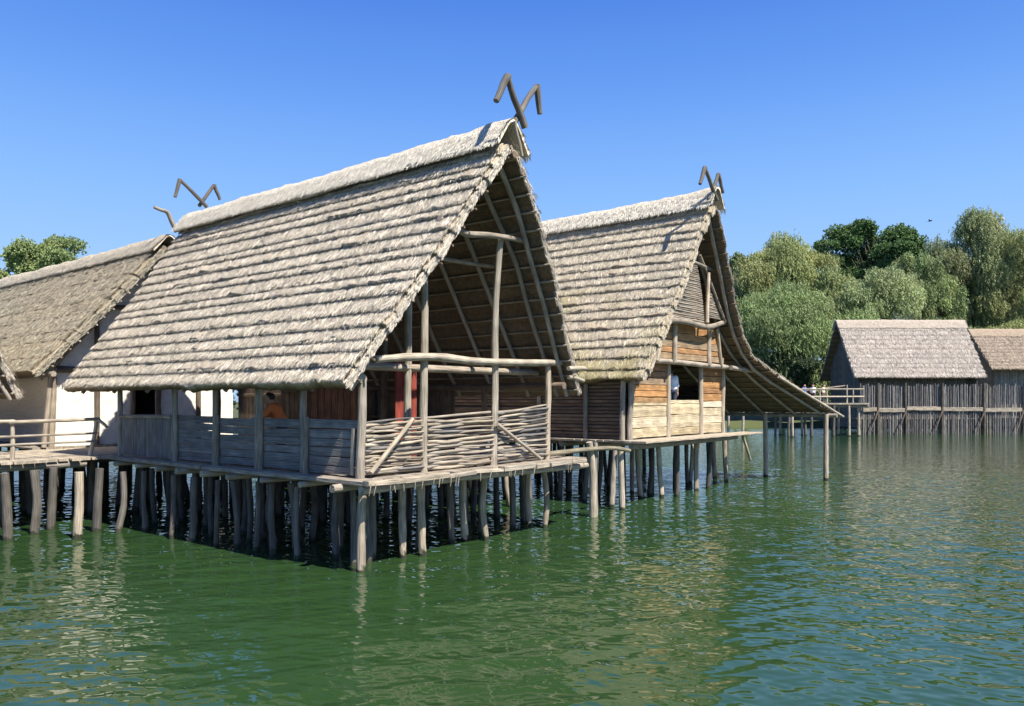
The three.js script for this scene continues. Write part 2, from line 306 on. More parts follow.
// ------------------------------------------------------------------ water and land
const wave = (() => {
  const comps = []; let s0 = seed; seed = 777;
  for (let i = 0; i < 46; i++) {
    const lam = .34 * Math.pow(9, i / 45) * R(.9, 1.1), k = 2 * Math.PI / lam, a = R(-1, 1) * 1.15 + (rnd() < .3 ? R(-1, 1) : 0) - .35;    // mostly running across the view axis
    comps.push([k * Math.sin(a), k * Math.cos(a), R(0, 6.283), .0015 * Math.pow(lam, .75), lam]);
  }
  seed = s0; return comps;
})();
{
  // grid: dense where the lake is near, wide towards the horizon
  const axis = (dense0, dense1, step, lo, hi) => { const a = []; for (let x = dense0; x <= dense1; x += step) a.push(x); let g = step, x = dense1; while (x < hi) { g *= 1.13; x += g; a.push(x); } g = step; x = dense0; while (x > lo) { g *= 1.13; x -= g; a.unshift(x); } return a; };
  const xs = axis(-19, 21, .065, -2500, 2500), zs = axis(-34, -6, .055, -3500, 60);
  const WN = wave.length, [WX, WZ, WP, WA, WL] = [0, 1, 2, 3, 4].map((k) => Float64Array.from(wave, (w) => w[k]));
  const nx = xs.length, nz = zs.length, pos = new Float32Array(nx * nz * 3), uv = new Float32Array(nx * nz * 2);
  for (let j = 0; j < nz; j++) {
    const dz = j ? zs[j] - zs[j - 1] : 1e3;
    for (let i = 0; i < nx; i++) {
      const dx = i ? xs[i] - xs[i - 1] : 1e3, cell = Math.max(dx, dz), x = xs[i], z = zs[j]; let y = 0;
      if (cell < .6) { const pat = .8 + .5 * N3(x * .09, z * .13, 3); for (let w = 0; w < WN; w++) if (WL[w] >= cell * 3.2) y += WA[w] * Math.sin(WX[w] * x + WZ[w] * z + WP[w]); y *= pat; }
      const q = j * nx + i; pos[q * 3] = x; pos[q * 3 + 1] = y; pos[q * 3 + 2] = z; uv[q * 2] = x / 14; uv[q * 2 + 1] = z / 14;
    }
  }
  const idx = new Uint32Array((nx - 1) * (nz - 1) * 6); let o = 0;
  for (let j = 0; j < nz - 1; j++) for (let i = 0; i < nx - 1; i++) { const a = j * nx + i, b = a + 1, c = a + nx, d = c + 1; idx[o++] = a; idx[o++] = c; idx[o++] = b; idx[o++] = b; idx[o++] = c; idx[o++] = d; }
  const g = new THREE.BufferGeometry(); g.setAttribute('position', new THREE.BufferAttribute(pos, 3)); g.setAttribute('uv', new THREE.BufferAttribute(uv, 2)); g.setIndex(new THREE.BufferAttribute(idx, 1)); g.computeVertexNormals();
  // fine ripples: whole-number waves on a 14 m tile
  const n = 1024, hgt = new Float32Array(n * n), s0 = seed; seed = 4242; const cs = [];
  for (let i = 0; i < 70; i++) { const lam = .15 * Math.pow(6.5, rnd()), k = 14 / lam, a = R(-1.25, 1.25) - .35; cs.push([Math.round(k * Math.sin(a)), Math.round(k * Math.cos(a)), R(0, 6.283), Math.pow(lam, .82) * R(.5, 1)]); }
  seed = s0;
  let mn = 1e9, mx = -1e9; const row = new Float32Array(n);
  for (let c = 0; c < cs.length; c++) {
    const ka = cs[c][0], kb = cs[c][1]; for (let i = 0; i < n; i++) row[i] = cs[c][3] * Math.sin(i / n * 2 * Math.PI + cs[c][2]);
    for (let j = 0; j < n; j++) { let q = (kb * j) & (n - 1); const o = j * n; for (let i = 0; i < n; i++) { hgt[o + i] += row[q]; q = (q + ka) & (n - 1); } }
  }
  for (let i = 0; i < n * n; i++) { if (hgt[i] < mn) mn = hgt[i]; if (hgt[i] > mx) mx = hgt[i]; }
  const d = new Float32Array(n * n * 4); for (let i = 0; i < n * n; i++) { d[i * 4] = d[i * 4 + 1] = d[i * 4 + 2] = (hgt[i] - mn) / (mx - mn); d[i * 4 + 3] = 1; }
  const t = new THREE.DataTexture(d, n, n, THREE.RGBAFormat, THREE.FloatType); t.wrapS = t.wrapT = THREE.RepeatWrapping; t.magFilter = t.minFilter = THREE.LinearFilter; t.needsUpdate = true;
  const mat = new THREE.MeshPhysicalMaterial({ color: new THREE.Color().setRGB(.022, .054, .017), roughness: .03, ior: 1.5, bumpMap: t, bumpScale: .036 });
  const water = new THREE.Mesh(g, mat); water.name = 'water'; water.receiveShadow = true; water.userData = { kind: 'structure', label: 'rippled dark green lake water around the stilts', category: 'lake' }; scene.add(water);
}
{
  // the shore behind the village
  const pos = [], uv = [], col = [], idx = [], nx = 120, nz = 14;
  for (let j = 0; j <= nz; j++) for (let i = 0; i <= nx; i++) {
    const x = lerp(-260, 260, i / nx), t = j / nz, z = -93 - 240 * t * t - 2 * N3(x * .05, 1, 1) - 5 * N3(x * .015, 4, 1), y = j === 0 ? -.6 : .5 + 2 * t + .35 * N3(x * .3, z * .3, 0);
    pos.push(x, y, z); uv.push(x, z); const b = 1 + .5 * fbm(x * .2, z * .2, 0); col.push(.07 * b, .085 * b, .03 * b);
    if (i < nx && j < nz) { const a = j * (nx + 1) + i; idx.push(a, a + 1, a + nx + 1, a + 1, a + nx + 2, a + nx + 1); }
  }
  const g = part('ground', geom(pos, null, uv, col, idx), std({ vertexColors: true, roughness: 1, side: THREE.DoubleSide }), scene); g.userData = { kind: 'structure', label: 'low grassy lake shore under the trees', category: 'shore' };
}
console.log('water done');

// ------------------------------------------------------------------ the open hall in front
const A0 = onLevel(360, 572, 0), FM = new Frame(A0.x, A0.z);
const STRAW = [.60, .54, .445], CAP = [.78, .73, .63];
const FLOOR = 1.8;
function hook(house, pts, r, tint = C.pile) {      // forked ridge branch: a pole with a short limb turned back
  part('ridge_horn', logGeo(pts.slice(0, 2), r, r * .85, vary(tint), { seg: 5, wob: .35 }), M.wood, house);
  const m = house.children[house.children.length - 1];
  m.geometry = mergeGeometries([m.geometry, logGeo([pts[1].clone().add(V(0, r * .3, 0)), pts[2]], r * 1.05, r * .8, vary(tint), { seg: 5, wob: .15 })]);
  return m;
}
{
  const h = thing('stilt_house', 'open fronted thatched hall on stilts with woven rod balustrade under its gable', 'stilt house', [FM.x, 0, FM.z], TURN);
  // piles
  const rows = [[119, 532], [144, 531], [174, 539], [193, 542], [216, 546], [238, 548], [251, 550], [276, 553], [295, 559], [351, 566], [362, 572], [405, 558], [425, 556], [464, 541], [485, 540], [473, 503], [510, 507], [527, 525], [547, 528], [312, 540], [339, 540]];
  for (const [px, py] of rows) { const p = FM.onWater(px, py); log(h, 'pile', V(p.x, -.8, p.z), V(p.x + R(-.12, .12), FLOOR - .3, p.z + R(-.14, .14)), R(.065, .095), R(.06, .085), px > 360 ? C.pale : C.pile, { seg: 11, wet: true, wob: .8, knot: .2 }); }  // shade put into the colour: sunlit gable side pale, lake side darker
  for (let z = -.5; z > -10.4; z -= 1.05) { const a = R(.25, .6), b = z + R(-.2, .2); log(h, 'pile', V(a, -.8, b), V(a + R(-.12, .12), FLOOR - .3, b + R(-.12, .12)), R(.06, .09), .07, C.pile, { seg: 8, wet: true, wob: .8, knot: .18 }); }
  for (let z = -.9; z > -10.4; z -= 1.25) for (let x = .9; x < 7.4; x += 1.2) { const a = x + R(-.3, .3), b = z + R(-.35, .35); log(h, 'pile', V(a, -.8, b), V(a + R(-.1, .1), FLOOR - .3, b + R(-.1, .1)), R(.07, .105), .08, C.pile, { seg: 6, wet: true, wob: .4 }); }
  // joists stick out past the lake side, deck boards lie on them
  for (let z = -.35; z > -10.4; z -= 1.12) log(h, 'joist', V(-.3 - R(0, .22), FLOOR - .18, z + R(-.15, .15)), V(7.3 + R(-.1, .2), FLOOR - .19, z + R(-.15, .15)), R(.06, .085), .08, C.pale, { seg: 9, wob: .3 });
  log(h, 'edge_beam', V(-.28, FLOOR - .19, .36), V(7.35, FLOOR - .21, .34), .085, .08, C.grey, { seg: 14, wob: .5, knot: .15 });
  for (let x = -.06; x < 7.3; x += .235) plank(h, 'deck_board', V(x, FLOOR - .045, .36 + R(-.06, .1)), V(x, FLOOR - .045, -10.5 + R(-.1, .1)), EX, EY, .225, .07 + R(0, .02), C.grey, { seg: 8 });
  for (let x = -.3; x < 6.9;) { const w = R(.5, 1.3), e = Math.min(6.95, x + w); plank(h, 'edge_board', V(x, FLOOR - .06 + R(-.02, .02), .55 + R(-.03, .03)), V(e - .01, FLOOR - .06 + R(-.02, .02), .53 + R(-.03, .03)), EZ, EY, .17, R(.07, .12), pick([C.pale, C.grey, C.pale]), { seg: 6, rough: .25 }); x = e; }
  for (let k = 0; k < 26; k++) { const x = R(-.4, 6.8); log(h, 'bark_strip', V(x, FLOOR - .06, .625), V(x + R(-.05, .05), FLOOR - R(.16, .3), .62), .014, .006, C.pale, { seg: 3, rad: 5 }); }
  plank(h, 'edge_board', V(-.24, FLOOR - .055, .42), V(-.26, FLOOR - .07, -5.2), EX, EY, .13, .09, C.grey, { seg: 16, rough: .3 });
  plank(h, 'edge_board', V(-.26, FLOOR - .06, -5.25), V(-.23, FLOOR - .055, -10.6), EX, EY, .13, .09, C.grey, { seg: 16, rough: .3 });
  // posts along the lake side
  const px = [361, 303, 258, 215, 174, 120], zs = px.map((p, i) => i ? FM.onX(p, 430, 0).z : 0), TOPL = 3.62;
  zs.forEach((z, i) => {
    log(h, 'post', V(0, FLOOR - .1, z), V(R(-.03, .03), TOPL + .1, z + R(-.05, .05)), i ? .075 : .09, i ? .07 : .085, C.grey, { seg: 8 });
    if (i && i < 5) log(h, 'post', V(-.06, FLOOR - .1, z + .17), V(-.03, i % 2 ? 2.95 : TOPL, z + .15), .06, .055, C.grey);
  });
  log(h, 'wall_plate', V(0, TOPL + .08, .1), V(0, TOPL, -11.7), .095, .09, C.grey, { seg: 14 });
  // balustrade on the lake side: hewn boards lying, upright ones in the last bay
  for (let b = 0; b < 4; b++) {
    let y = FLOOR + .03; const z0 = zs[b] - .08, z1 = zs[b + 1] + .1;
    for (let k = 0; k < 6; k++) { const w = R(.165, .195); plank(h, 'balustrade_board', V(.02 + R(-.015, .015), y + w / 2, z0), V(.02 + R(-.015, .015), y + w / 2 + R(-.015, .015), z1), EY, EX, w - .012, .035, C.board, { seg: 6, rough: .1 }); y += w; }
  }
  for (let z = zs[4] - .1; z > zs[5] + .12; z -= .17) plank(h, 'balustrade_board', V(.02 + R(-.01, .01), FLOOR + .03, z - .08), V(.02, 2.86 + R(-.02, .02), z - .08 + R(-.02, .02)), EZ, EX, .16, .035, C.board, { seg: 4 });
  log(h, 'handrail', V(-.03, 2.88, zs[4] - .05), V(-.03, 2.86, zs[5] + .05), .05, .045, C.grey);
  plank(h, 'batten', V(-.055, FLOOR + .05, zs[0] - .17), V(-.05, 2.75, zs[0] - .14), EZ, EX, .09, .03, C.pale);
  // gable front: uprights, tie beam, collar
  const u1 = FM.onZ(423.5, 470).x, u2 = FM.onZ(493, 460).x, u3 = FM.onZ(547, 450).x;
  const tie0 = FM.onZ(383, 357, .12), tie1 = FM.onZ(552, 362, .12);
  log(h, 'post', V(u1, FLOOR - .05, 0), V(u1 + .05, 5.9, -.02), .09, .075, C.pale, { seg: 12 });
  logs(h, 'post', [V(u2, FLOOR - .05, 0), V(u2 + .05, 3.6, .02), V(u2 - .04, 5.2, .1), V(u2 - .1, 7.0, .3)], .092, .072, C.pale, { seg: 14, knot: .14 });
  log(h, 'post', V(u3, FLOOR - .05, 0), V(u3 + .03, 4.3, 0), .085, .075, C.pale);
  log(h, 'post', V(1.95, FLOOR - .02, -.75), V(2.0, 6.2, -.75), .085, .08, C.pale, { seg: 10 });
  logs(h, 'tie_beam', [V(tie0.x - .2, tie0.y - .05, .12), V(tie0.x + 1.3, tie0.y + .06, .15), V(3.3, 4.16, .14), V(tie1.x + .5, tie1.y, .1)], .075, .085, C.pale, { seg: 16, knot: .16 });
  log(h, 'tie_beam', V(-.2, 4.0, -.75), V(6.8, 4.02, -.75), .085, .08, C.grey, { seg: 12 });
  logs(h, 'collar_beam', [V(1.75, 7.05, .42), V(2.4, 6.86, .44), V(3.3, 6.95, .44), V(4.75, 7.05, .4)], .07, .06, C.grey, { seg: 12 });
  log(h, 'collar_beam', V(1.5, 6.5, -.8), V(4.9, 6.6, -.8), .06, .05, C.grey);
  log(h, 'beam_end', V(6.4, 4.1, .42), V(7.15, 4.12, .42), .06, .055, C.pale); log(h, 'beam_end', V(6.5, 3.88, .35), V(7.2, 3.8, .35), .06, .05, C.pale);
  // woven rods between the uprights
  const bays = [[.12, u1 - .1], [u1 + .1, u2 - .1], [u2 + .1, u3 - .08]];
  bays.forEach(([a, b], i) => {
    const nR = 21;
    for (let k = 0; k < nR; k++) {
      const f = k / (nR - 1), top0 = lerp(2.84, 3.1, (a + .2) / 6.4) , top1 = lerp(2.84, i === 2 ? 3.18 : 3.1, b / 6.4), y0 = lerp(FLOOR + .06, top0, f) + R(-.025, .025), y1 = lerp(FLOOR + .06, top1, f) + R(-.025, .025), zo = .03 + (k % 2 ? .03 : -.03);
      logs(h, 'woven_rod', [V(a - R(0, .08), y0, zo), V(lerp(a, b, .33), lerp(y0, y1, .33) + R(-.028, .028), -zo + .04), V(lerp(a, b, .66), lerp(y0, y1, .66) + R(-.028, .028), zo), V(b + R(0, .06), y1, zo)], R(.022, .04), R(.014, .03), pick([C.grey, C.pale, C.grey, C.grey, C.board]), { seg: 7, rad: 6 });
    }
  });
  const d0 = FM.onZ(371, 473, .16), d1 = FM.onZ(413, 419, .16), d2 = FM.onZ(497, 424, .16), d3 = FM.onZ(541, 459, .16);
  log(h, 'brace', d0, d1, .05, .045, C.pale); log(h, 'brace', d2, d3, .05, .04, C.grey);
  // far side posts and rail
  for (const z of [-2.4, -4.7, -7, -9.4]) log(h, 'post', V(6.35, FLOOR - .05, z), V(6.4, 3.7, z), .09, .08, C.brown);
  for (const z of [-2.6, -5.2, -7.8, -10]) log(h, 'post', V(2.9, FLOOR - .05, z), V(2.95, 5.6, z), .09, .08, C.brown);
  log(h, 'wall_plate', V(6.4, 3.66, .3), V(6.4, 3.64, -11.7), .09, .085, C.brown, { seg: 12 });
  log(h, 'handrail', V(6.3, 2.8, -.1), V(6.3, 2.78, -10), .05, .045, C.brown, { seg: 10 });
  for (const y of [2.1, 2.4]) log(h, 'handrail', V(6.3, y, -.1), V(6.3, y, -10), .035, .03, C.brown, { seg: 10 });
  for (let z = -3.7; z > -11.9; z -= .27) plank(h, 'wall_board', V(6.5, FLOOR + .01, z), V(6.5, 3.68, z + R(-.02, .02)), EZ, EX, .26, .035, C.brown, { seg: 3 });
  // roof
  const roof = sub('roof', h), S = new Straw();
  const zf = (t) => lerp(1.16, .28, t), zr = () => -12.05;
  const slope = Math.atan2(5.25, 3.65);
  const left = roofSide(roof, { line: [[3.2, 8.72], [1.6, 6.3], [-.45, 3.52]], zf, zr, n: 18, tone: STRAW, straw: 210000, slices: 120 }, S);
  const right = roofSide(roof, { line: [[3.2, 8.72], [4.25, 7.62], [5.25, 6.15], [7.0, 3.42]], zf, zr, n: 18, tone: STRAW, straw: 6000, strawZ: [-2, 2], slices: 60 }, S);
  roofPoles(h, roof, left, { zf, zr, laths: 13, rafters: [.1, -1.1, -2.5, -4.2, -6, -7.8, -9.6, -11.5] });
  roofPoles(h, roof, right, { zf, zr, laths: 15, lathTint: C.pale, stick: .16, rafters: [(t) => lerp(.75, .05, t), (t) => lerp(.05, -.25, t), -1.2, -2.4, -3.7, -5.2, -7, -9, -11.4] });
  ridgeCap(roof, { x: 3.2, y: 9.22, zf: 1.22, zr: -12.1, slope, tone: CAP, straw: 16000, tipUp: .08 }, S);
  S.build(roof);
  log(h, 'ridge_pole', V(3.2, 8.55, 1.25), V(3.2, 8.55, -12), .08, .08, C.brown, { seg: 12 });
  const at = (z, list) => list.map(([x, y]) => FM.onZ(x, y, z));
  hook(h, at(1.24, [[525, 128], [508, 77], [496, 101]]), .078); hook(h, at(1.14, [[513, 124], [537, 86], [540, 114]]), .072);
  log(h, 'ridge_peg', V(3.05, 9.2, 1.36), V(3.38, 8.55, 1.3), .04, .03, C.pale);
  hook(h, at(-12.05, [[207, 207], [180, 180], [175, 197]]), .066); hook(h, at(-12.15, [[199, 206], [214, 185], [220, 200]]), .06);
}
console.log('main house done');

// ------------------------------------------------------------------ the boarded house beside it
const B0 = atDepth(628, 440, 24.3), FB = new Frame(B0.x, B0.z);
{
  const h = thing('stilt_house', 'thatched stilt house with orange and cream board front and low flared side roof', 'stilt house', [FB.x, 0, FB.z], TURN);
  const fl = 2.05;
  const rows = [[611, 507], [623, 510], [640, 498], [651, 495], [664, 497], [678, 496], [695, 490], [708, 488], [725, 482], [689, 483], [716, 479], [632, 492]];
  for (const [px, py] of rows) { const p = FB.onWater(px, py); log(h, 'pile', V(p.x, -.8, p.z), V(p.x + R(-.2, .2), fl - .25, Math.min(.6, p.z + R(-.2, .2))), R(.08, .115), .09, px % 3 ? C.pale : C.pile, { seg: 8, wet: true, wob: .45, knot: .12 }); }
  for (let z = -1.6; z > -12.2; z -= 1.5) for (let x = .2; x < 7.4; x += 1.35) { const a = x + R(-.35, .35), b = z + R(-.4, .4); log(h, 'pile', V(a, -.8, b), V(a + R(-.15, .15), fl - .25, b + R(-.1, .1)), R(.08, .11), .08, C.pile, { seg: 6, wet: true, wob: .4 }); }
  for (let z = .4; z > -12.4; z -= 1.3) log(h, 'joist', V(-.5, fl - .16, z), V(7.4, fl - .16, z), .1, .09, C.grey, { seg: 8, wob: .2 });
  for (let z = .82; z > -12.4; z -= .26) plank(h, 'deck_board', V(-.45 + R(-.12, .05), fl - .03, z), V((z > .1 ? 8.6 : 7.4) + R(-.1, .1), fl - .03, z), EZ, EY, .25, .065, z > .1 ? C.pale : C.grey, { seg: 8 });
  // frame of the front
  const uA = .06, uB = FB.onZ(667, 400).x, uC = FB.onZ(700, 400).x, uD = FB.onZ(722.5, 400).x - .05, beamY = 4.55, ledgeY = 5.9;
  for (const [u, r] of [[uA, .1], [uB, .09], [uC, .1], [uD, .1]]) log(h, 'post', V(u, fl - .05, .03), V(u + R(-.03, .03), u === uA ? 4.0 : beamY, .04), r, r * .9, u === uA ? C.grey : C.pale);
  log(h, 'post', V(-.18, fl - .05, -.1), V(-.12, 3.95, -.1), .09, .08, C.grey);
  for (const u of [uB - .25, uC - .1]) log(h, 'post', V(u, beamY, .4), V(u + .02, ledgeY, .42), .09, .085, C.pale);
  log(h, 'post', V(1.15, beamY, .38), V(1.7, ledgeY, .42), .08, .07, C.pale); log(h, 'post', V(6.1, beamY, .38), V(5.6, ledgeY, .42), .08, .07, C.pale);
  log(h, 'wall_plate', V(.2, beamY + .02, .3), V(8.0, beamY, .3), .09, .09, C.grey, { seg: 12 });
  log(h, 'wall_plate', V(6.7, beamY - .04, .5), V(9.3, beamY - .12, .55), .09, .08, C.grey);
  // boards: cream sill, orange above, window between the two inner posts
  const fill = (u0, u1, y0, y1, tints, hw = [.2, .3], z = 0) => { let y = y0; while (y < y1 - .03) { let w = R(...hw); if (y + w > y1 - .1) w = y1 - y; const a = typeof u0 === 'function' ? u0(y + w / 2) : u0, b = typeof u1 === 'function' ? u1(y + w / 2) : u1; plank(h, 'wall_board', V(a, y + w / 2, z + R(-.015, .01)), V(b, y + w / 2 + R(-.012, .012), z + R(-.015, .01)), EY, EZ, w - .016, .045, pick(tints), { seg: 7, rough: .09 }); y += w; } };
  const cream = [C.cream, [.85, .74, .54], [.74, .62, .40]], amber = [C.orange, [.50, .26, .11], [.42, .23, .12], [.66, .40, .19], [.45, .33, .22]];
  fill(uA + .04, uB - .04, fl + .03, 3.22, cream, [.24, .4]); fill(uB + .04, uC - .04, fl + .03, 3.3, cream, [.25, .45]); fill(uC + .04, uD - .04, fl + .03, 3.25, cream, [.25, .4]);
  fill((y) => uA + .04 + Math.max(0, (y - 3.7) * .6), uB - .04, 3.22, beamY - .03, amber, [.14, .24]); fill(uC + .04, uD - .04, 3.25, beamY - .03, amber, [.16, .3]);
  fill((y) => .8 + (y - beamY) * .62, (y) => 6.5 - (y - beamY) * .62, beamY + .1, ledgeY, [C.orange, [.66, .40, .19], [.55, .30, .13], [.5, .36, .22]], [.16, .26], .34);
  // woven gable panel with a gap beside the king post, clay wall behind
  const g0 = FB.onZ(665, 320, .66), g1 = FB.onZ(695, 262, .6), g2 = FB.onZ(705, 320, .66), g3 = FB.onZ(722, 322, .62), g4 = FB.onZ(707, 276, .6);
  for (let y = g0.y + .1, k = 0; y < g1.y - .1; y += .062, k++) { const f = (y - g0.y) / (g1.y - g0.y), a = lerp(g0.x, g1.x, f), b = lerp(g2.x - .12, g1.x + .05, f * f); if (b - a > .1) log(h, 'woven_rod', V(a, y, .66 - .06 * f + (k % 2 ? .02 : -.01)), V(b, y + R(-.015, .015), .67 - .06 * f), .032, .03, C.grey, { seg: 4, rad: 5 }); }
  for (let y = g3.y + .1, k = 0; y < g4.y - .2; y += .062, k++) { const f = (y - g3.y) / (g4.y - g3.y), a = lerp(g2.x + .12, g4.x, f), b = lerp(g3.x, g4.x + .1, f); if (b - a > .1) log(h, 'woven_rod', V(a, y, .64 - .06 * f + (k % 2 ? .02 : -.01)), V(b, y + R(-.015, .015), .6 - .06 * f), .032, .03, C.grey, { seg: 4, rad: 5 }); }
  log(h, 'gable_pole', V(g0.x - .1, g0.y, .74), V(g1.x, g1.y + .3, .66), .05, .045, C.pale); log(h, 'gable_pole', V(g2.x, g2.y - .1, .74), V(g4.x, g4.y + .1, .66), .07, .06, C.pale); log(h, 'gable_pole', V(g3.x + .1, g3.y, .7), V(g1.x + .4, g1.y + .3, .6), .05, .04, C.grey);
  logs(h, 'gable_ledge', [V(g0.x - .2, g0.y, .66), V(2.5, g0.y + .05, .7), V(4.3, g0.y, .68), V(g3.x + .15, g3.y, .62)], .1, .09, C.grey, { seg: 12 });
  log(h, 'collar_beam', V(2.9, 8.0, .62), V(5.2, 7.9, .62), .06, .055, C.grey);
  {
    const s = new THREE.Shape([[1.7, 5.9], [5.4, 5.9], [3.55, 9.2]].map((p) => new THREE.Vector2(...p)));
    const g = new THREE.ExtrudeGeometry(s, { depth: .1, bevelEnabled: false }); g.translate(-.1, 0, .2);
    part('clay_gable', g, std({ map: plasterMap, bumpMap: plasterBump, bumpScale: .02, color: new THREE.Color().setRGB(.5, .36, .25), roughness: .95 }), h);
  }
  for (let z = -.2; z > -2.6; z -= .26) plank(h, 'inner_floor_board', V(.2, 2.66, z), V(6.8, 2.66, z), EZ, EY, .25, .06, C.brown, { seg: 3 });
  // side and rear walls of lying poles
  for (let y = fl + .06; y < 3.95; y += .115) { log(h, 'wall_pole', V(0, y, -.1), V(0, y + R(-.02, .02), -12), .06, .06, C.brown, { seg: 5, rad: 6, wob: .3 }); log(h, 'wall_pole', V(6.95, y, -.1), V(6.95, y, -12), .06, .06, C.brown, { seg: 4, rad: 6 }); }
  for (let y = fl + .06; y < 5.6; y += .115) log(h, 'wall_pole', V(0, y, -12), V(6.95, y, -12), .06, .06, C.brown, { seg: 4, rad: 6 });
  for (const z of [-1.5, -3.4, -5.2, -7.8, -10.2, -11.9]) log(h, 'post', V(-.12, fl - .05, z), V(-.1, 3.95, z), .08, .07, C.grey);
  // roof with its flared wing
  const roof = sub('roof', h), S = new Straw(), slope = Math.atan2(6, 3.65);
  const zfl = (t) => lerp(1.28, .72, t), zr = () => -12.6;
  const moss = (z, t) => Math.max(0, Math.min(.8, (t - .5) * 1.6 + 1.5 * fbm(z * .55, t * 4, 3) - (z > -.9 ? .4 : 0) - .1)) * (t > .45 ? 1 : .0);
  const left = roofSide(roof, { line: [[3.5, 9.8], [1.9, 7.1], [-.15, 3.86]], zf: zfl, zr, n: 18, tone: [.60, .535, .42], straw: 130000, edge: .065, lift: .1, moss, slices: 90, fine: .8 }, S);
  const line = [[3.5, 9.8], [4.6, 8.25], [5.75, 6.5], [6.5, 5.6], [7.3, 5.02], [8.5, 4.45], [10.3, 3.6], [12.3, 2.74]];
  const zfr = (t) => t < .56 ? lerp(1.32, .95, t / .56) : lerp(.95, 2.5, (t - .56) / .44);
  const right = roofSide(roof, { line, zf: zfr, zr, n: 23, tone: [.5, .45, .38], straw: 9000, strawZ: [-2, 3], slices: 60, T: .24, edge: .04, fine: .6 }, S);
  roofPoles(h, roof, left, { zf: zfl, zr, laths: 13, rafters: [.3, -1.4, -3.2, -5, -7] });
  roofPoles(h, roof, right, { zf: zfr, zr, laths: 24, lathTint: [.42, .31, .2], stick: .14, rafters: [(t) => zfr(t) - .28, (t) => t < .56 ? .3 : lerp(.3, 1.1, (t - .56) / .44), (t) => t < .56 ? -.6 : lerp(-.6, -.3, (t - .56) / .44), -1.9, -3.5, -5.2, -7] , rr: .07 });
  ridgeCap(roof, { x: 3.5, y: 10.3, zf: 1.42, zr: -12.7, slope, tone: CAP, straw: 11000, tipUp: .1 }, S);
  S.build(roof);
  for (const [px, py] of [[826, 480], [765, 477]]) { const p = FB.onWater(px, py); log(h, 'wing_post', V(p.x, -.8, p.z), V(p.x + .02, 2.72, p.z), .11, .095, C.pale, { seg: 9, wet: true }); }
  log(h, 'wing_post', V(12.1, -.8, -2.9), V(12.1, 2.72, -2.9), .1, .09, C.pile, { seg: 9, wet: true }); log(h, 'wing_post', V(12.1, -.8, -6.2), V(12.1, 2.72, -6.2), .1, .09, C.pile, { seg: 9, wet: true });
  log(h, 'wing_plate', V(12.1, 2.66, 2.75), V(12.1, 2.66, -8.4), .085, .08, C.grey, { seg: 12 });
  log(h, 'wing_rafter', V(8.9, 4.2, 1.5), V(12.95, 2.6, 2.75), .06, .05, C.pale);
  log(h, 'ridge_pole', V(3.5, 9.6, 1.3), V(3.5, 9.6, -12.5), .08, .08, C.brown, { seg: 10 });
  log(h, 'strut', V(8.5, 1.98, .2), V(9.3, .9, .2), .06, .05, C.pale);
  const at = (z, list) => list.map(([x, y]) => FB.onZ(x, y, z));
  hook(h, at(1.4, [[717, 200], [705, 168], [700, 184]]), .07); hook(h, at(1.3, [[709, 200], [718, 174], [723, 193]]), .07);
}
console.log('house two done');

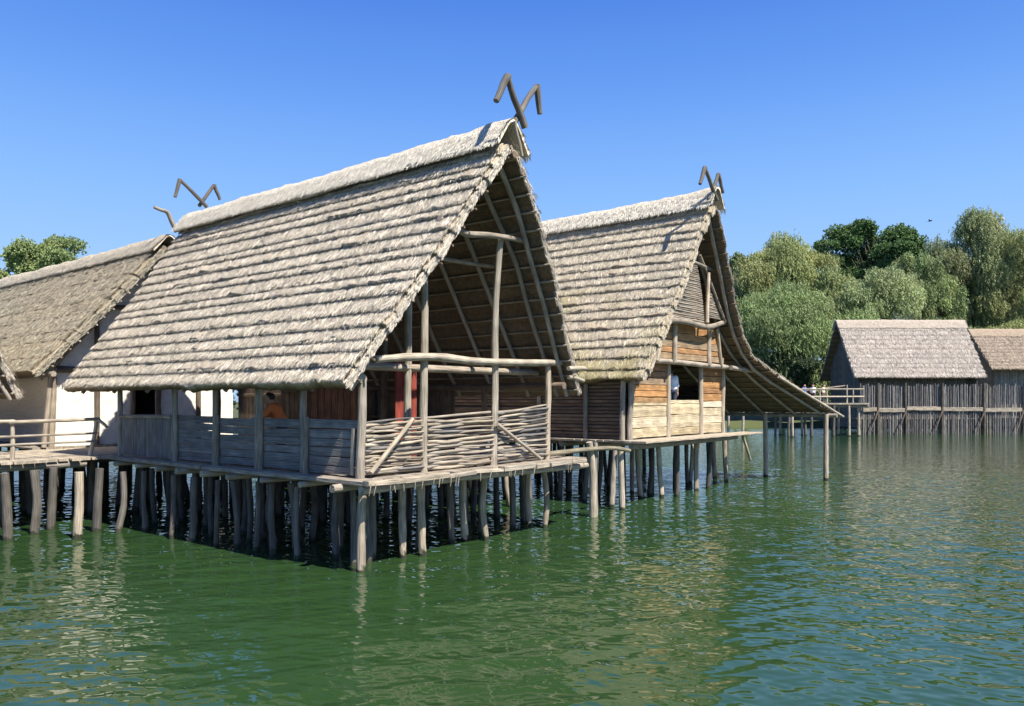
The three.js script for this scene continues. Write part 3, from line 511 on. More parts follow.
// ------------------------------------------------------------------ white house behind, and the roof corner beside it
const FL = FM.shift(0, -15);
{
  const h = thing('stilt_house', 'white plastered stilt house with smooth olive brown thatch behind the boardwalk', 'stilt house', [FL.x, 0, FL.z], TURN);
  const fl = 1.84;
  for (let z = -.2; z > -9; z -= 1.5) for (let x = .1; x < 7; x += 1.5) { const a = x + R(-.2, .2), b = z + R(-.2, .2); log(h, 'pile', V(a, -.8, b), V(a, fl - .1, b), .11, .1, C.pile, { seg: 5, wet: true }); }
  for (let x = -.3; x < 7.2; x += .3) plank(h, 'deck_board', V(x, fl - .04, .3), V(x, fl - .04, -17.4), EX, EY, .28, .07, C.grey, { seg: 4 });
  const s = new THREE.Shape([[.2, fl], [6.5, fl], [6.5, 4.1], [3.35, 8.55], [.2, 4.1]].map((p) => new THREE.Vector2(...p)));
  const hole = new THREE.Path([[2.75, fl + .02], [3.6, fl + .02], [3.6, 3.75], [2.75, 3.75]].map((p) => new THREE.Vector2(...p))); s.holes.push(hole);
  const g = new THREE.ExtrudeGeometry(s, { depth: .16, bevelEnabled: false }); g.translate(0, 0, -.16); part('plaster_gable', g, M.plaster, h);
  for (const x of [.2, 6.34]) { const w = new THREE.BoxGeometry(.16, 2.5, 17); w.translate(x + .08, fl + 1.27, -8.68); part('plaster_wall', w, M.plaster, h); }
  { const w = new THREE.BoxGeometry(6.3, 5.2, .16); w.translate(3.35, fl + 2.6, -17.26); part('plaster_wall', w, M.plaster, h); }
  for (const [a, b] of [[2.72, 2.72], [3.63, 3.63]]) log(h, 'door_post', V(a, fl, .03), V(b, 3.85, .05), .09, .08, C.brown);
  log(h, 'door_lintel', V(2.5, 3.86, .06), V(3.9, 3.84, .06), .08, .08, C.brown);
  log(h, 'corner_post', V(.15, fl, .14), V(.2, 4.3, .2), .1, .09, C.pale); log(h, 'corner_post', V(-.15, fl, .36), V(.05, 4.2, .4), .085, .08, C.grey);
  log(h, 'timber', V(1.55, fl, .06), V(1.55, 6.0, .06), .085, .08, C.dark); log(h, 'timber', V(5.1, fl, .06), V(5.1, 6.0, .06), .085, .08, C.dark);
  log(h, 'tie_beam', V(-.3, 4.28, .1), V(7, 4.26, .1), .1, .1, C.dark, { seg: 10 }); log(h, 'collar_beam', V(1.7, 6.4, .1), V(5, 6.4, .1), .08, .08, C.dark);
  log(h, 'king_post', V(3.35, 4.3, .08), V(3.35, 8.4, .08), .08, .07, C.dark);
  log(h, 'wall_plate', V(0, 4.1, .7), V(0, 4.1, -17), .09, .08, C.grey, { seg: 10 });
  const roof = sub('roof', h), S = new Straw(), zf = (t) => lerp(1.28, .62, t), zr = () => -18, olive = [.43, .39, .30], slope = Math.atan2(4.4, 3.75);
  const left = roofSide(roof, { line: [[3.35, 8.36], [1.7, 6.3], [-.4, 3.98]], zf, zr, n: 9, tone: olive, lift: .012, edge: .012, T: .3, bumps: .06, straw: 85000, len: [.06, .16], slices: 110, fine: .8 }, S);
  const right = roofSide(roof, { line: [[3.35, 8.36], [5, 6.3], [7.1, 3.98]], zf, zr, n: 9, tone: olive, lift: .012, edge: .012, T: .3, slices: 40 }, S);
  roofPoles(h, roof, left, { zf, zr, laths: 16, lathTint: C.pale, rafters: [.4, -2, -5, -8, -11, -14], stick: .14 });
  roofPoles(h, roof, right, { zf, zr, laths: 14, rafters: [.4, -2, -5, -8, -11, -14] });
  ridgeCap(roof, { x: 3.35, y: 8.78, zf: 1.35, zr: -18.2, slope, tone: [.62, .57, .47], straw: 9000, tipUp: .05 }, S);
  S.build(roof);
  logs(h, 'ridge_horn', [[177, 232], [172, 222], [167, 212], [161, 210], [154, 207]].map(([x, y]) => FL.onZ(x, y, 1.28)), .095, .055, C.grey, { seg: 12 });
}
const FF = FM.shift(-9.1, -13.2);
{
  const h = thing('stilt_house', 'grey thatched house with open eave corner, mostly hidden, next to the white house', 'stilt house', [FF.x, 0, FF.z], TURN);
  const fl = 1.82, roof = sub('roof', h), S = new Straw(), zf = (t) => lerp(2.3, .3, t), zr = () => -10;
  for (let z = -.2; z > -9; z -= 1.7) for (let x = .3; x < 7.4; x += 1.7) log(h, 'pile', V(x, -.8, z), V(x, fl - .1, z), .11, .1, C.pile, { seg: 5, wet: true });
  for (let x = -.1; x < 7.5; x += .3) plank(h, 'deck_board', V(x, fl - .04, .2), V(x, fl - .04, -9.8), EX, EY, .28, .07, C.grey, { seg: 4 });
  for (const x of [.4, 7.0]) for (const z of [-.1, -3, -6, -9]) log(h, 'post', V(x, fl - .05, z), V(x, 3.5, z), .1, .09, C.brown);
  for (const x of [.4, 7.0]) log(h, 'wall_plate', V(x, 3.46, .3), V(x, 3.46, -9.8), .09, .08, C.grey);
  for (let y = fl + .06; y < 3.5; y += .12) { log(h, 'wall_pole', V(7.0, y, -1.2), V(7.0, y, -9), .06, .06, C.brown, { seg: 4, rad: 6 }); log(h, 'wall_pole', V(.4, y, -1.2), V(7.0, y, -1.2), .06, .06, C.brown, { seg: 4, rad: 6 }); }
  const right = roofSide(roof, { line: [[3.8, 10.0], [5.7, 6.8], [7.6, 3.3]], zf, zr, n: 13, tone: STRAW, straw: 5000, strawZ: [-1.5, 2], slices: 40 }, S);
  roofSide(roof, { line: [[3.8, 10.0], [1.9, 6.8], [0, 3.3]], zf, zr, n: 13, tone: STRAW, slices: 30 }, S);
  roofPoles(h, roof, right, { zf, zr, laths: 14, lathTint: C.pale, rafters: [.3, -1.2, -3, -5, -7, -9], stick: .12 });
  ridgeCap(roof, { x: 3.8, y: 10.5, zf: 2.4, zr: -10.1, slope: .97, tone: CAP }, S);
  S.build(roof);
}
console.log('white house done');

// ------------------------------------------------------------------ boardwalks and the pole frame in the water
{
  const b = thing('boardwalk', 'pale plank boardwalk with pole railing in front of the white house', 'boardwalk', [FM.x, 0, FM.z], TURN);
  const fl = 1.78, za = -10.9, zb = -14.7;
  for (let x = -7; x < 6.9; x += .27) plank(b, 'deck_board', V(x, fl - .04, za + R(-.1, .1) + (x < -.1 ? .85 : -.05)), V(x, fl - .04, zb), EX, EY, .25, .07, C.pale, { seg: 4 });
  log(b, 'edge_beam', V(-7, fl - .17, za + .6), V(-.75, fl - .17, za + .65), .1, .1, C.grey, { seg: 9 });
  for (const z of [-12, -13.2, -14.5]) log(b, 'joist', V(-7, fl - .18, z), V(6.8, fl - .18, z), .1, .1, C.pile, { seg: 9 });
  for (const [px, py] of [[75, 538], [8, 540], [38, 534], [52, 530], [97, 531]]) { const p = FM.onWater(px, py); log(b, 'pile', V(p.x, -.8, p.z), V(p.x + R(-.12, .05), fl - .2, p.z + R(-.1, .1)), .115, .1, px === 75 ? C.pale : C.pile, { seg: 8, wet: true, wob: .4 }); }  // the single sunlit pile is coloured paler, the shaded ones darker
  for (let x = -6.5; x < 6.5; x += 1.1) for (const z of [-11.8, -12.8, -13.9]) log(b, 'pile', V(x + R(-.3, .3), -.8, z + R(-.3, .3)), V(x + R(-.3, .3), fl - .2, z), R(.09, .13), .1, C.pile, { seg: 6, wet: true });
  const rp = [-6.4, -4.6, FM.onX(12, 440, 0).x, 0]; const zR = za + .2;
  const r0 = FM.onZ(12, 430, zR).x, r1 = FM.onZ(97, 430, zR).x;
  for (const x of [r0 - 2.4, r0, r1]) log(b, 'railing_post', V(x - (x === r1 ? .2 : 0), fl - .05, zR), V(x, fl + 1.02, zR), .06, .05, C.pale);
  log(b, 'railing', V(r0 - 2.6, fl + .98, zR + .06), V(r0 + .05, fl + .97, zR + .05), .05, .045, C.pale); log(b, 'railing', V(r0 - .1, fl + .95, zR + .06), V(r1 + .05, fl + 1.0, zR + .05), .05, .045, C.pale, { seg: 8 });
  log(b, 'railing', V(r1, fl + 1.0, zR + .02), V(-.15, fl + .78, zR + .35), .045, .04, C.pale);
  for (const y of [.36, .58]) log(b, 'railing', V(r0 - 2.6, fl + y, zR + .05), V(r1 - .02, fl + y + .03, zR + .05), .035, .03, C.grey, { seg: 8 });
}
{
  const p = onLevel(592, 517, 0), L = FB.local(p);
  const m = thing('pole_frame', 'bent pale pole in the water carrying a horizontal rail beside the boarded house', 'pole frame', [p.x, 0, p.z], TURN);
  logs(m, 'pole', [V(.02, -.8, 0), V(.05, .6, 0), V(.0, 1.5, 0), V(-.14, 2.12, 0)], .12, .09, C.pale, { seg: 12 });
  logs(m, 'rail', [V(-2.6, 1.92, .3), V(-.6, 1.93, .14), V(1.0, 1.9, .12), V(1.9, 1.78, .1)], .07, .06, [.42, .38, .27], { seg: 10 });
  log(m, 'pole', V(.35, -.8, -.1), V(.2, 2.08, -.02), .07, .06, C.grey);
}
{
  const p = FM.world(V(6.95, 0, -12.1)), t = thing('plank_screen', 'weathered upright plank screen added beyond the open hall by the white house', 'screen', [p.x, 1.79, p.z], TURN);  // screen added so the bright gap behind the hall openings turns dark
  for (let z = 0; z > -3.3; z -= .24) plank(t, 'screen_board', V(0, 0, z), V(0, 2.2 + R(-.08, .08), z), EZ, EX, .23, .035, C.brown, { seg: 3 });
  for (const y of [.5, 1.7]) plank(t, 'cross_board', V(-.045, y, .1), V(-.045, y, -3.25), EY, EX, .1, .04, C.brown, { seg: 3 });
}
{
  const b = thing('boardwalk', 'shaded plank walk added as dark backdrop between the open hall and the boarded house', 'boardwalk', [FM.x, 0, FM.z], TURN), fl = 1.74;  // walk added as a dark backdrop to the water under the hall
  for (let z = -3.6; z > -15; z -= .27) plank(b, 'deck_board', V(7.5, fl - .04, z), V(10.7, fl - .04, z), EZ, EY, .25, .07, C.grey, { seg: 4 });
  for (const x of [7.8, 9.1, 10.4]) { log(b, 'joist', V(x, fl - .17, -3.5), V(x, fl - .17, -15), .09, .09, C.pile, { seg: 9 }); for (let z = -3.9; z > -15; z -= 1.2) log(b, 'pile', V(x + R(-.3, .3), -.8, z + R(-.3, .3)), V(x, fl - .2, z), R(.08, .12), .09, C.pile, { seg: 5, wet: true }); }
}
// far boardwalk, palisade and the two houses on the other side
const DF = 75.7;
{
  const b = thing('boardwalk', 'distant footbridge with pole railing leading to the palisade', 'boardwalk', [0, 0, 0], 0);
  const P = (px, y, d) => V((px - CX) / F * d, y, -d), fl = 2.95;
  for (let px = 690; px < 868; px += 4.2) plank(b, 'deck_board', P(px, fl, 71), P(px + 1, fl, 74.5), EX, EY, .38, .12, C.pale, { seg: 2 });
  log(b, 'joist', P(688, fl - .2, 71.3), P(868, fl - .2, 71.3), .14, .14, C.grey, { seg: 9 });
  for (const px of [735, 762, 790, 820, 827, 847, 853]) log(b, 'railing_post', P(px, fl - .1, 71.3), P(px, px === 847 ? fl + 1.75 : fl + 1.35, 71.3), .07, .06, C.pale);
  for (const y of [.62, 1.3]) log(b, 'railing', P(690, fl + y, 71.3), P(864, fl + y + .04, 71.3), .07, .07, C.pale, { seg: 10 });
  log(b, 'railing', P(800, fl + 1.2, 74), P(845, fl + 1.7, 74), .06, .06, C.grey);
  for (const [px, d] of [[700, 71], [716, 72], [728, 70], [743, 69], [766, 71], [775, 73], [789, 70], [793, 69], [802, 73], [806, 72], [812, 70], [826, 73], [838, 73], [849, 71], [859, 71.5], [834, 71], [780, 74]]) log(b, 'pile', P(px, -.6, d), P(px + R(-1, 1), fl - .15, d), R(.1, .16), .11, pick([C.pale, C.pile, C.pale]), { seg: 5, wet: true });
}
{
  const x0 = (861 - CX) / F * DF, x1 = (1090 - CX) / F * DF;
  const f = thing('palisade', 'long grey palisade of upright stakes with pale rails standing in the water', 'fence', [x0, 0, -DF], 0);
  const at = (px) => (px - CX) / F * DF - x0;
  for (let x = 0; x < x1 - x0; x += .175) log(f, 'stake', V(x + R(-.02, .02), -.6, R(-.08, .08)), V(x + R(-.06, .06), 4.78 + R(-.2, .14), R(-.06, .06)), R(.055, .095), R(.05, .08), pick([[.24, .24, .245], [.15, .15, .155], [.38, .37, .35], [.19, .19, .2], [.42, .41, .39], [.27, .26, .25]]), { seg: 4, rad: 6, wob: .5 });
  const ends = [861, 877, 905, 941, 983, 1022, 1060, 1090];
  for (let i = 0; i < ends.length - 1; i++) { plank(f, 'rail', V(at(ends[i]) + .12, 2.42 + R(-.1, .1), .17), V(at(ends[i + 1]) - .12, 2.42 + R(-.1, .1), .17), EY, EZ, .38, .1, C.pale, { seg: 5, rough: .15 }); if (i) log(f, 'post', V(at(ends[i]), -.6, .2), V(at(ends[i]) + R(-.1, .1), 4.95, .2), .11, .1, C.dark, { seg: 5 }); if (i) log(f, 'brace', V(at(ends[i]), 2.3, .25), V(at(ends[i]) - .9, .3, .6), .07, .06, C.dark, { seg: 4 }); }
}
function farHouse(label, pxA, pxB, yr, ye, d, depth, tone, wallTint, straw) {
  const x0 = (pxA - CX) / F * d, x1 = (pxB - CX) / F * d, hr = EYE + (CY - yr) / F * d, he = EYE + (CY - ye) / F * (d - depth), L = x1 - x0;
  const h = thing('thatched_house', label, 'thatched house', [x1, 0, -d], 0);
  // local z runs along the ridge here: turn the group so that x faces the viewer's side
  h.rotation.y = Math.PI / 2;                      // local x -> -z world, local z -> +x world
  const roof = sub('roof', h), S = new Straw();
  roofSide(roof, { line: [[0, hr - .5], [-depth, he]], zf: (t) => lerp(.0, -.2, t), zr: (t) => -L - .0 * t, n: 12, tone, lift: .03, edge: .03, T: .35, bumps: .08, straw: straw * 2.5, len: [.2, .5], wid: [.02, .045], slices: 60, fine: .3 }, S);
  roofSide(roof, { line: [[0, hr - .5], [depth, he]], zf: () => .2, zr: () => -L, n: 12, tone, lift: .05, edge: .05, T: .35, slices: 20 }, S);
  ridgeCap(roof, { x: 0, y: hr - .1, zf: .25, zr: -L - .1, slope: Math.atan2(hr - he, depth), tone: tone.map((c) => c * 1.12), straw: straw / 6, drop: 1.1, T: .16, tipUp: 0 }, S);
  S.build(roof);
  for (let z = -L + 1.0; z < -.5; z += .33) plank(h, 'wall_board', V(-depth + 1.7, .3, z), V(-depth + 1.7, he + .9, z), EZ, EX, .31, .08, wallTint, { seg: 2 });
  for (const e of [-L + .9, -.6]) for (let x = -depth + 1.0; x < depth - .9; x += .5) plank(h, 'wall_board', V(x, .3, e), V(x, lerp(hr - .8, he + .2, Math.abs(x) / depth), e), EX, EZ, .47, .08, wallTint, { seg: 2 });
  for (let z = -L + 1; z < 0; z += 2) for (const x of [-depth + 1, 0, depth - 1]) log(h, 'pile', V(x, -.6, z), V(x, 1.2, z), .16, .15, C.pile, { seg: 4 });
  for (let z = -L + .9; z < -.4; z += .5) plank(h, 'floor_board', V(-depth + .8, 1.3, z), V(depth - .8, 1.3, z), EZ, EY, .48, .1, C.grey, { seg: 2 });
}
farHouse('distant house with pale pinkish grey thatch behind the palisade beside the footbridge', 836, 962, 320, 379, 88, 4.6, [.48, .43, .385], [.24, .225, .21], 14000);
farHouse('distant house with brownish thatch and pale ridge behind the palisade', 968, 1085, 329, 371, 92, 4.4, [.40, .33, .26], [.42, .40, .38], 10000);

// ------------------------------------------------------------------ things in the hall
{
  const p = FM.world(V(3.1, 0, -2.0));
  const t = thing('display_panel', 'tall dark red painted board panel standing inside the open hall', 'display panel', [p.x, FLOOR, p.z], TURN);
  for (let k = 0; k < 3; k++) plank(t, 'panel_board', V(-.24 + k * .235, .12, 0), V(-.24 + k * .235, 2.4, 0), EX, EZ, .228, .04, C.red, { seg: 3 });
  for (const y of [.35, 2.2]) plank(t, 'cross_board', V(-.36, y, -.045), V(.35, y, -.045), EY, EZ, .1, .04, C.red, { seg: 3 });
  plank(t, 'notice', V(-.02, 1.78, .032), V(-.02, 1.98, .032), EX, EZ, .14, .012, C.dark, { seg: 2 });
  for (const x of [-.3, .29]) plank(t, 'foot', V(x, .06, -.25), V(x, .06, .25), EY, EX, .11, .06, C.dark, { seg: 2 });
}
{
  const p = FM.world(V(2.7, 0, -4.05));
  const t = thing('plank_partition', 'brown upright plank partition inside the open hall', 'partition', [p.x, FLOOR, p.z], TURN);
  for (let k = 0; k < 8; k++) plank(t, 'partition_board', V(-.72 + k * .2, .02, 0), V(-.72 + k * .2, 2.1, 0), EX, EZ, .19, .035, [.33, .16, .09], { seg: 3 });
  for (const y of [.5, 1.5]) plank(t, 'cross_board', V(-.8, y, -.04), V(.78, y, -.04), EY, EZ, .11, .035, C.brown, { seg: 3 });
}

// ------------------------------------------------------------------ people
const smin = (a, b, k) => { const h = Math.max(k - Math.abs(a - b), 0) / k; return Math.min(a, b) - h * h * k * .25; };
function capsule(p, a, b, ra, rb) { const ba = b.clone().sub(a), pa_ = p.clone().sub(a); const t = Math.max(0, Math.min(1, pa_.dot(ba) / Math.max(1e-9, ba.lengthSq()))); return pa_.sub(ba.multiplyScalar(t)).length() - lerp(ra, rb, t); }
function meshField(bones, lo, hi, res, k) {
  const mc = new MarchingCubes(res, undefined, false, false, 60000), c = lo.clone().add(hi).multiplyScalar(.5), half = Math.max(hi.x - lo.x, hi.y - lo.y, hi.z - lo.z) / 2 * 1.06, p = V(0, 0, 0);
  for (let z = 0; z < res; z++) for (let y = 0; y < res; y++) for (let x = 0; x < res; x++) {
    p.set(c.x + (x - res / 2) / (res / 2) * half, c.y + (y - res / 2) / (res / 2) * half, c.z + (z - res / 2) / (res / 2) * half);
    let d = 1e3; for (const [a, b, ra, rb] of bones) d = smin(d, capsule(p, a, b, ra, rb), k);
    mc.field[x + y * res + z * res * res] = -d;
  }
  mc.isolation = 0; mc.update(); const n = mc.count;
  const g = new THREE.BufferGeometry(), pos = new Float32Array(mc.positionArray.slice(0, n * 3)), nor = new Float32Array(mc.normalArray.slice(0, n * 3));
  for (let i = 0; i < n; i++) { pos[i * 3] = pos[i * 3] * half + c.x; pos[i * 3 + 1] = pos[i * 3 + 1] * half + c.y; pos[i * 3 + 2] = pos[i * 3 + 2] * half + c.z; }
  g.setAttribute('position', new THREE.BufferAttribute(pos, 3)); g.setAttribute('normal', new THREE.BufferAttribute(nor, 3)); return g;
}
const bounds = (bones) => { const lo = V(9, 9, 9), hi = V(-9, -9, -9); for (const [a, b, ra, rb] of bones) for (const [p, r] of [[a, ra], [b, rb]]) { lo.min(p.clone().addScalar(-r - .03)); hi.max(p.clone().addScalar(r + .03)); } return [lo, hi]; };
const cloth = (c, r = .9) => std({ color: new THREE.Color().setRGB(...c), roughness: r, side: THREE.DoubleSide });
function person(label, pos, turn, { lean = 0, shirt, pants, hair = [.03, .02, .015], skin = [.5, .3, .2], arms, res = 52, group }) {
  const o = thing('person', label, 'person', pos, turn, group);
  const tilt = (p) => { const q = p.clone().sub(V(0, .92, 0)); q.applyAxisAngle(V(1, 0, 0), lean); return q.add(V(0, .92, 0)); };
  const J = (x, y, z) => tilt(V(x, y, z));
  const neck = J(0, 1.44, 0), chest = J(0, 1.28, 0), belly = J(0, 1.06, .01), hip = V(0, .93, 0), hc = J(0, 1.6, .03);
  const limb = []; const hands = [];
  for (const s of [-1, 1]) {
    const sh = J(s * .175, 1.38, 0), el = arms ? arms[s < 0 ? 0 : 1][0] : J(s * .22, 1.1, -.02), ha = arms ? arms[s < 0 ? 0 : 1][1] : J(s * .23, .86, .06);
    limb.push({ sh, el, ha }); const dir = ha.clone().sub(el).normalize(), side = V(s, 0, 0).sub(dir.clone().multiplyScalar(dir.x * s)).normalize(), fwd = dir.clone().cross(side);
    const palm = ha.clone().addScaledVector(dir, .05), hb = [[ha, palm, .026, .032]];
    [-.027, -.009, .009, .027].forEach((q, k) => { const a = palm.clone().addScaledVector(fwd, q).addScaledVector(dir, .02), b = a.clone().addScaledVector(dir, [.035, .042, .04, .03][k]), c = b.clone().addScaledVector(dir, .025).addScaledVector(side, -s * .0 - .015); hb.push([a, b, .01, .009], [b, c, .009, .008]); });
    const tb = ha.clone().addScaledVector(fwd, .03).addScaledVector(dir, .02), tt = tb.clone().addScaledVector(fwd, .035).addScaledVector(dir, .035); hb.push([tb, tt, .012, .009]); hands.push(hb);
  }
  const legs = [-1, 1].map((s) => ({ h: V(s * .09, .9, 0), k: V(s * .1, .5, .03), a: V(s * .1, .09, 0), t: V(s * .12, .04, .15) }));
  const head = [[J(0, 1.55, .035), J(0, 1.63, .02), .078, .092], [J(0, 1.575, .11), J(0, 1.595, .105), .016, .012], [J(0, 1.51, .075), J(0, 1.52, .08), .035, .03], [J(-.088, 1.59, .015), J(-.09, 1.61, .01), .016, .018], [J(.088, 1.59, .015), J(.09, 1.61, .01), .016, .018]];
  const body = [[neck, J(0, 1.55, .02), .055, .06], [J(0, 1.54, .03), J(0, 1.63, .02), .076, .09], [chest, neck, .12, .06], [belly, chest, .115, .13], [hip, belly, .125, .115]];
  for (const l of limb) body.push([l.sh, l.el, .05, .04], [l.el, l.ha, .038, .026]);
  for (const l of legs) body.push([l.h, l.k, .085, .058], [l.k, l.a, .055, .038], [l.a, l.t, .042, .03]);
  const geos = [meshField(body, ...bounds(body), res, .05), meshField(head, ...bounds(head), 34, .03)];
  for (const hb of hands) geos.push(meshField(hb, ...bounds(hb), 36, .012));
  part('body', mergeGeometries(geos), std({ color: new THREE.Color().setRGB(...skin), roughness: .6 }), o);
  const sb_ = [[J(-.1, 1.3, 0), J(.1, 1.3, 0), .135, .135], [J(-.17, 1.385, 0), J(.17, 1.385, 0), .068, .068], [J(-.06, 1.0, 0), J(.06, 1.0, 0), .135, .135], [J(0, 1.28, 0), J(0, 1.05, 0), .15, .15]];
  for (const l of limb) sb_.push([l.sh, l.el, .066, .058]);
  part('shirt', meshField(sb_, ...bounds(sb_), res, .06), cloth(shirt), o);
  const tb_ = [[V(-.07, .93, 0), V(.07, .93, 0), .13, .13]]; for (const l of legs) tb_.push([l.h, l.k, .1, .075], [l.k, l.a, .073, .06]);
  part('trousers', meshField(tb_, ...bounds(tb_), res, .04), cloth(pants), o);
  const hb_ = [[J(0, 1.655, -.0), J(0, 1.62, -.03), .086, .092], [J(-.07, 1.63, -.02), J(-.07, 1.58, -.03), .035, .03], [J(.07, 1.63, -.02), J(.07, 1.58, -.03), .035, .03]];
  part('hair', meshField(hb_, ...bounds(hb_), 30, .03), cloth(hair, .7), o);
  for (const l of legs) { const s_ = [[l.a.clone().add(V(0, -.045, -.02)), l.t.clone().add(V(0, 0, .03)), .05, .04]]; part('shoe', meshField(s_, ...bounds(s_), 22, .02), cloth([.05, .045, .04]), o); }
  return o;
}
{
  const dirTo = (a, x, z) => a;
  const p1 = FM.world(V(1.0, 0, -3.95));
  person('person in orange shirt bending forward inside the open hall', [p1.x, FLOOR + .006, p1.z], -1.5, { lean: .42, shirt: [.7, .2, .055], pants: [.05, .06, .09], arms: [[V(-.26, 1.14, .36), V(-.16, 1.06, .6)], [V(.26, 1.14, .36), V(.14, 1.04, .6)]] });
  const sheet = atDepth(270, 411, 18.3);
  const n = thing('paper_sheet', 'white paper sheet held by the person in orange', 'paper', [p1.x - .7, FLOOR + 1.08, p1.z + .06], .2);
  part('sheet', (() => { const g = new THREE.BoxGeometry(.3, .006, .21, 4, 1, 3); const q = g.attributes.position; for (let i = 0; i < q.count; i++) q.setY(i, q.getY(i) + .05 * q.getX(i) * q.getX(i) * 8); g.computeVertexNormals(); g.rotateZ(.25); return g; })(), cloth([.8, .79, .75]), n);
  const p2 = FM.world(V(5.4, 0, -7.4));
  person('person in pale green top standing deep inside the open hall', [p2.x, FLOOR + .006, p2.z], -.6, { lean: .05, shirt: [.6, .68, .5], pants: [.03, .04, .07], hair: [.35, .22, .12] });
  const p3 = FB.world(V(3.5, 0, -.3));
  person('person in white shirt behind the window of the boarded house', [p3.x, 2.70, p3.z], TURN + 2.4, { lean: .18, shirt: [.82, .83, .86], pants: [.05, .06, .1] });
  const far = [[804, [.12, .17, .42], 'person in blue top on the distant footbridge', .3], [813, [.8, .79, .76], 'person in white top on the distant footbridge', -.5], [823, [.72, .62, .45], 'person in cream top on the distant footbridge', .9]];
  for (const [px, sh, label, t] of far) { const d = 72.6; person(label, [(px - CX) / F * d, 3.02, -d], t, { shirt: sh, pants: [.04, .05, .08], res: 36, lean: .1 }); }
}
// a bird far off in the sky
{
  const p = atDepth(930, 221, 62), b = thing('bird', 'small dark bird flying above the trees', 'bird', [p.x, p.y, p.z], .6);
  const g = new THREE.SphereGeometry(1, 10, 8); g.scale(.05, .045, .14); part('body', mergeGeometries([g, (() => { const q = new THREE.SphereGeometry(.04, 8, 6); q.translate(0, .015, .14); return q; })(), (() => { const q = new THREE.ConeGeometry(.04, .14, 5); q.rotateX(Math.PI / 2); q.scale(1, .25, 1); q.translate(0, 0, -.18); return q; })()]), cloth([.03, .03, .035]), b);
  for (const s of [-1, 1]) { const w = new THREE.BufferGeometry(); w.setAttribute('position', new THREE.Float32BufferAttribute([0, .02, .07, 0, .02, -.07, s * .17, .1, .03, s * .17, .1, -.06, s * .34, .06, -.09], 3)); w.setAttribute('uv', new THREE.Float32BufferAttribute(new Array(10).fill(0), 2)); w.setIndex([0, 1, 2, 1, 3, 2, 2, 3, 4]); w.computeVertexNormals(); part('wing', w, cloth([.03, .03, .035]), b); }
}
console.log('people done');

// ------------------------------------------------------------------ trees
function sprig(nLeaf, leaf, wid, droop) {          // a twig of narrow leaves
  const pos = [], uv = [], idx = [];
  for (let i = 0; i < nLeaf; i++) {
    const f = i / nLeaf, base = V(R(-.12, .12), -f * droop, R(-.12, .12)), d = V(R(-1, 1), R(-1.3, .5) - droop, R(-1, 1)).normalize(), sx = d.clone().cross(V(R(-1, 1), R(-1, 1), R(-1, 1))).normalize(), k = pos.length / 3;
    const a = base, m = base.clone().addScaledVector(d, leaf * .5), t = base.clone().addScaledVector(d, leaf), nrm = sx.clone().cross(d);
    for (const p of [a, m.clone().addScaledVector(sx, wid).addScaledVector(nrm, wid * .25), m.clone().addScaledVector(sx, -wid).addScaledVector(nrm, wid * .25), t]) { pos.push(p.x, p.y, p.z); uv.push(0, 0); }
    idx.push(k, k + 2, k + 1, k + 1, k + 2, k + 3);
  }
  return geom(pos, null, uv, null, idx);
}
const willowSprig = sprig(10, .34, .045, .6), broadSprig = sprig(9, .28, .09, .12);
const leafMat = new THREE.MeshPhysicalMaterial({ color: new THREE.Color().setRGB(1, 1, 1), roughness: .62, transmission: .22, thickness: 0, side: THREE.DoubleSide });
const leafWillow = leafMat, leafBroad = leafMat;
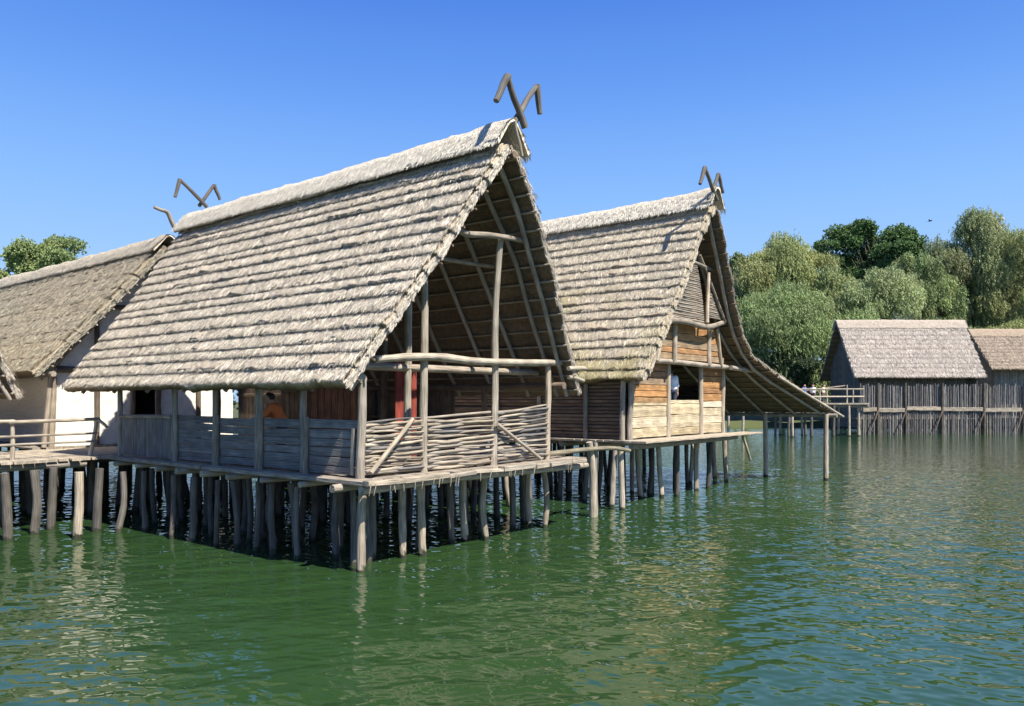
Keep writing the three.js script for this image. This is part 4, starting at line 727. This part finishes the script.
function tree(name, label, group, px, py, rx, ry, d, kind, tone, count, { lobes = 17, baseY = .8, flat = 1, lean = 0 } = {}) {
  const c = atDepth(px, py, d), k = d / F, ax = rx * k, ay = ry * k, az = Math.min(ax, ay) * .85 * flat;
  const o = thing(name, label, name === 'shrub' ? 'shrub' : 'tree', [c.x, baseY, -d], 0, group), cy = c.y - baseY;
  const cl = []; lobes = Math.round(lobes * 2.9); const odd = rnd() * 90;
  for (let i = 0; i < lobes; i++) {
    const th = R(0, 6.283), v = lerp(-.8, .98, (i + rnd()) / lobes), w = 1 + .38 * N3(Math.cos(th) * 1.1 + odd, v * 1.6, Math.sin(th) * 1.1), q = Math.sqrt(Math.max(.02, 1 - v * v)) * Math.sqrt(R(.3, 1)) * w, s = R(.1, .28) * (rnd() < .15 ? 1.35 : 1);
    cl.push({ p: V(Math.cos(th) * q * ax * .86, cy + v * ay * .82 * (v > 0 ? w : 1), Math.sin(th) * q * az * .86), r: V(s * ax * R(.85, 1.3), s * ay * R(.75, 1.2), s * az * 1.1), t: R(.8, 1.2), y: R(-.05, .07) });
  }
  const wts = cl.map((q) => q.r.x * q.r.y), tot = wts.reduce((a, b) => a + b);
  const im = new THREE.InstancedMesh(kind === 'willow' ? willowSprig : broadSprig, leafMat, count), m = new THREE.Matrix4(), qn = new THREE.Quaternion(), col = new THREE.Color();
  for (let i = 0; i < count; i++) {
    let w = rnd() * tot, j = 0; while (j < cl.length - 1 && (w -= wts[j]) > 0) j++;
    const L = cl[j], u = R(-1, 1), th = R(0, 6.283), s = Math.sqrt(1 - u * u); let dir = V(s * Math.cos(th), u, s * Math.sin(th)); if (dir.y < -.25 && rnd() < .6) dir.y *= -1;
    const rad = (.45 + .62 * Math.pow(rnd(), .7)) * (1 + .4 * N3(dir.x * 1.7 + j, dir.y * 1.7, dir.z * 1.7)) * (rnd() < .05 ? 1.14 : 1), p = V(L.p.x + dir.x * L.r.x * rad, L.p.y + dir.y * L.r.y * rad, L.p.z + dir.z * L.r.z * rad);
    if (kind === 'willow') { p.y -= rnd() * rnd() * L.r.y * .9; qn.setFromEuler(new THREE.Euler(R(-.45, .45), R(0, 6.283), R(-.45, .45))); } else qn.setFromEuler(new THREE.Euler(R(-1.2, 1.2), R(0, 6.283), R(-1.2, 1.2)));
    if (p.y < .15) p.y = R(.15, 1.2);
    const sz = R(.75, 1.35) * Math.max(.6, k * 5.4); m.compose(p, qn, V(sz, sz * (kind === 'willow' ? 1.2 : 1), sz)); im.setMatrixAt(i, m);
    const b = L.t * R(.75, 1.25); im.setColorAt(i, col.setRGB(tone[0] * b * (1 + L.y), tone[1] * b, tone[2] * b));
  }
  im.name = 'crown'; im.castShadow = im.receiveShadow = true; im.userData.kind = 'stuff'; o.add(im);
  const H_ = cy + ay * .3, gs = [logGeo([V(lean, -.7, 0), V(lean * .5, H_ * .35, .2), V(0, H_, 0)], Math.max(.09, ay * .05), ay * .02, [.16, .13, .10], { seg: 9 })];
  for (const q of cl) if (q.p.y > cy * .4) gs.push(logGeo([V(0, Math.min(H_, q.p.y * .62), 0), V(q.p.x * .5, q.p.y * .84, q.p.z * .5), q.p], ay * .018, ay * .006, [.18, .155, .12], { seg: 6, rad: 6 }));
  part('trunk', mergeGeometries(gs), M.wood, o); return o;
}
const WIL = [.36, .40, .15], OLI = [.29, .37, .14], GRN = [.11, .21, .055], PAL = [.37, .44, .20];
const T = 'trees along the shore';
tree('willow_tree', 'feathery olive willow rising beside the flared roof wing', T, 783, 296, 64, 58, 108, 'willow', WIL, 35000, { lobes: 20 });
tree('willow_tree', 'low dense willow filling the shore below the feathery olive willow', T, 792, 346, 80, 62, 100, 'willow', OLI, 35000, { lobes: 22 });
tree('willow_tree', 'pale rounded willow above the roof of the pinkish grey distant house', T, 876, 322, 58, 56, 102, 'willow', PAL, 26000, { lobes: 18 });
tree('broadleaf_tree', 'dark green broadleaf tree standing taller than the pale rounded willow', T, 876, 266, 66, 46, 122, 'broad', GRN, 30000, { lobes: 19, lean: 1 });
tree('willow_tree', 'slim light olive tree between the dark green tree and the tallest willow', T, 926, 302, 38, 56, 106, 'willow', OLI, 8500, { lobes: 12 });
tree('willow_tree', 'tallest silvery olive willow behind the two distant thatched roofs', T, 980, 290, 52, 76, 110, 'willow', [.33, .37, .16], 33000, { lobes: 22 });
tree('willow_tree', 'broad yellowish willow behind the brownish distant roof', T, 1034, 300, 58, 72, 106, 'willow', WIL, 30000, { lobes: 20 });
tree('broadleaf_tree', 'darker green tree partly hidden by the flared roof wing', T, 745, 318, 44, 66, 118, 'broad', [.19, .25, .09], 18000, { lobes: 14 });
tree('broadleaf_tree', 'light green tree top showing over the ridge of the white house', undefined, 42, 286, 58, 46, 92, 'broad', [.30, .38, .14], 29000, { lobes: 20 });
tree('willow_tree', 'grey green willow leaning over the gap beside the tallest willow', T, 1010, 276, 34, 50, 116, 'willow', [.27, .34, .15], 13000, { lobes: 16 });
tree('willow_tree', 'small bright willow in front of the dark green broadleaf tree', T, 838, 306, 34, 36, 104, 'willow', [.34, .40, .16], 11000, { lobes: 13 });
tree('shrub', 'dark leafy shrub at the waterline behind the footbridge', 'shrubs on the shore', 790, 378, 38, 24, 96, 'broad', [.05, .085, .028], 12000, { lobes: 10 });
tree('shrub', 'olive shrub between the two distant thatched roofs', 'shrubs on the shore', 948, 352, 46, 36, 99, 'willow', OLI, 14000, { lobes: 12 });
tree('shrub', 'bushy shrub behind the brownish distant roof', 'shrubs on the shore', 1012, 352, 44, 34, 99, 'willow', WIL, 14000, { lobes: 12 });
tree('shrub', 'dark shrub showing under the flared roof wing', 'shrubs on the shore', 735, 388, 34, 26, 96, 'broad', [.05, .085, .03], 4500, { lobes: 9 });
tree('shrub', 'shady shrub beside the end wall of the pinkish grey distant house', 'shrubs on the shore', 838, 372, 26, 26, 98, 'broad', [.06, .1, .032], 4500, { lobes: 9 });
for (const [px, label] of [[560, 'added dark shore tree behind the boarded house'], [470, 'added leafy shore tree seen through the gable of the open hall'], [380, 'added shore tree behind the far eave of the open hall'], [290, 'added shore tree behind the person in orange'], [210, 'added shore tree behind the plaster end wall of the white house'], [640, 'added shore tree hidden behind the boarded house roof'], [120, 'added shore tree behind the ridge of the white house'], [-40, 'added shore tree behind the thatch of the white house'], [-150, 'added shore tree behind the open eave corner house']]) tree('broadleaf_tree', label, T, px, 344, 66, 70, 97, 'broad', [.13, .2, .07], 5000, { lobes: 14 });  // trees added behind the houses to darken the water reflections under them
console.log('trees done');
renderer.render(scene, camera);
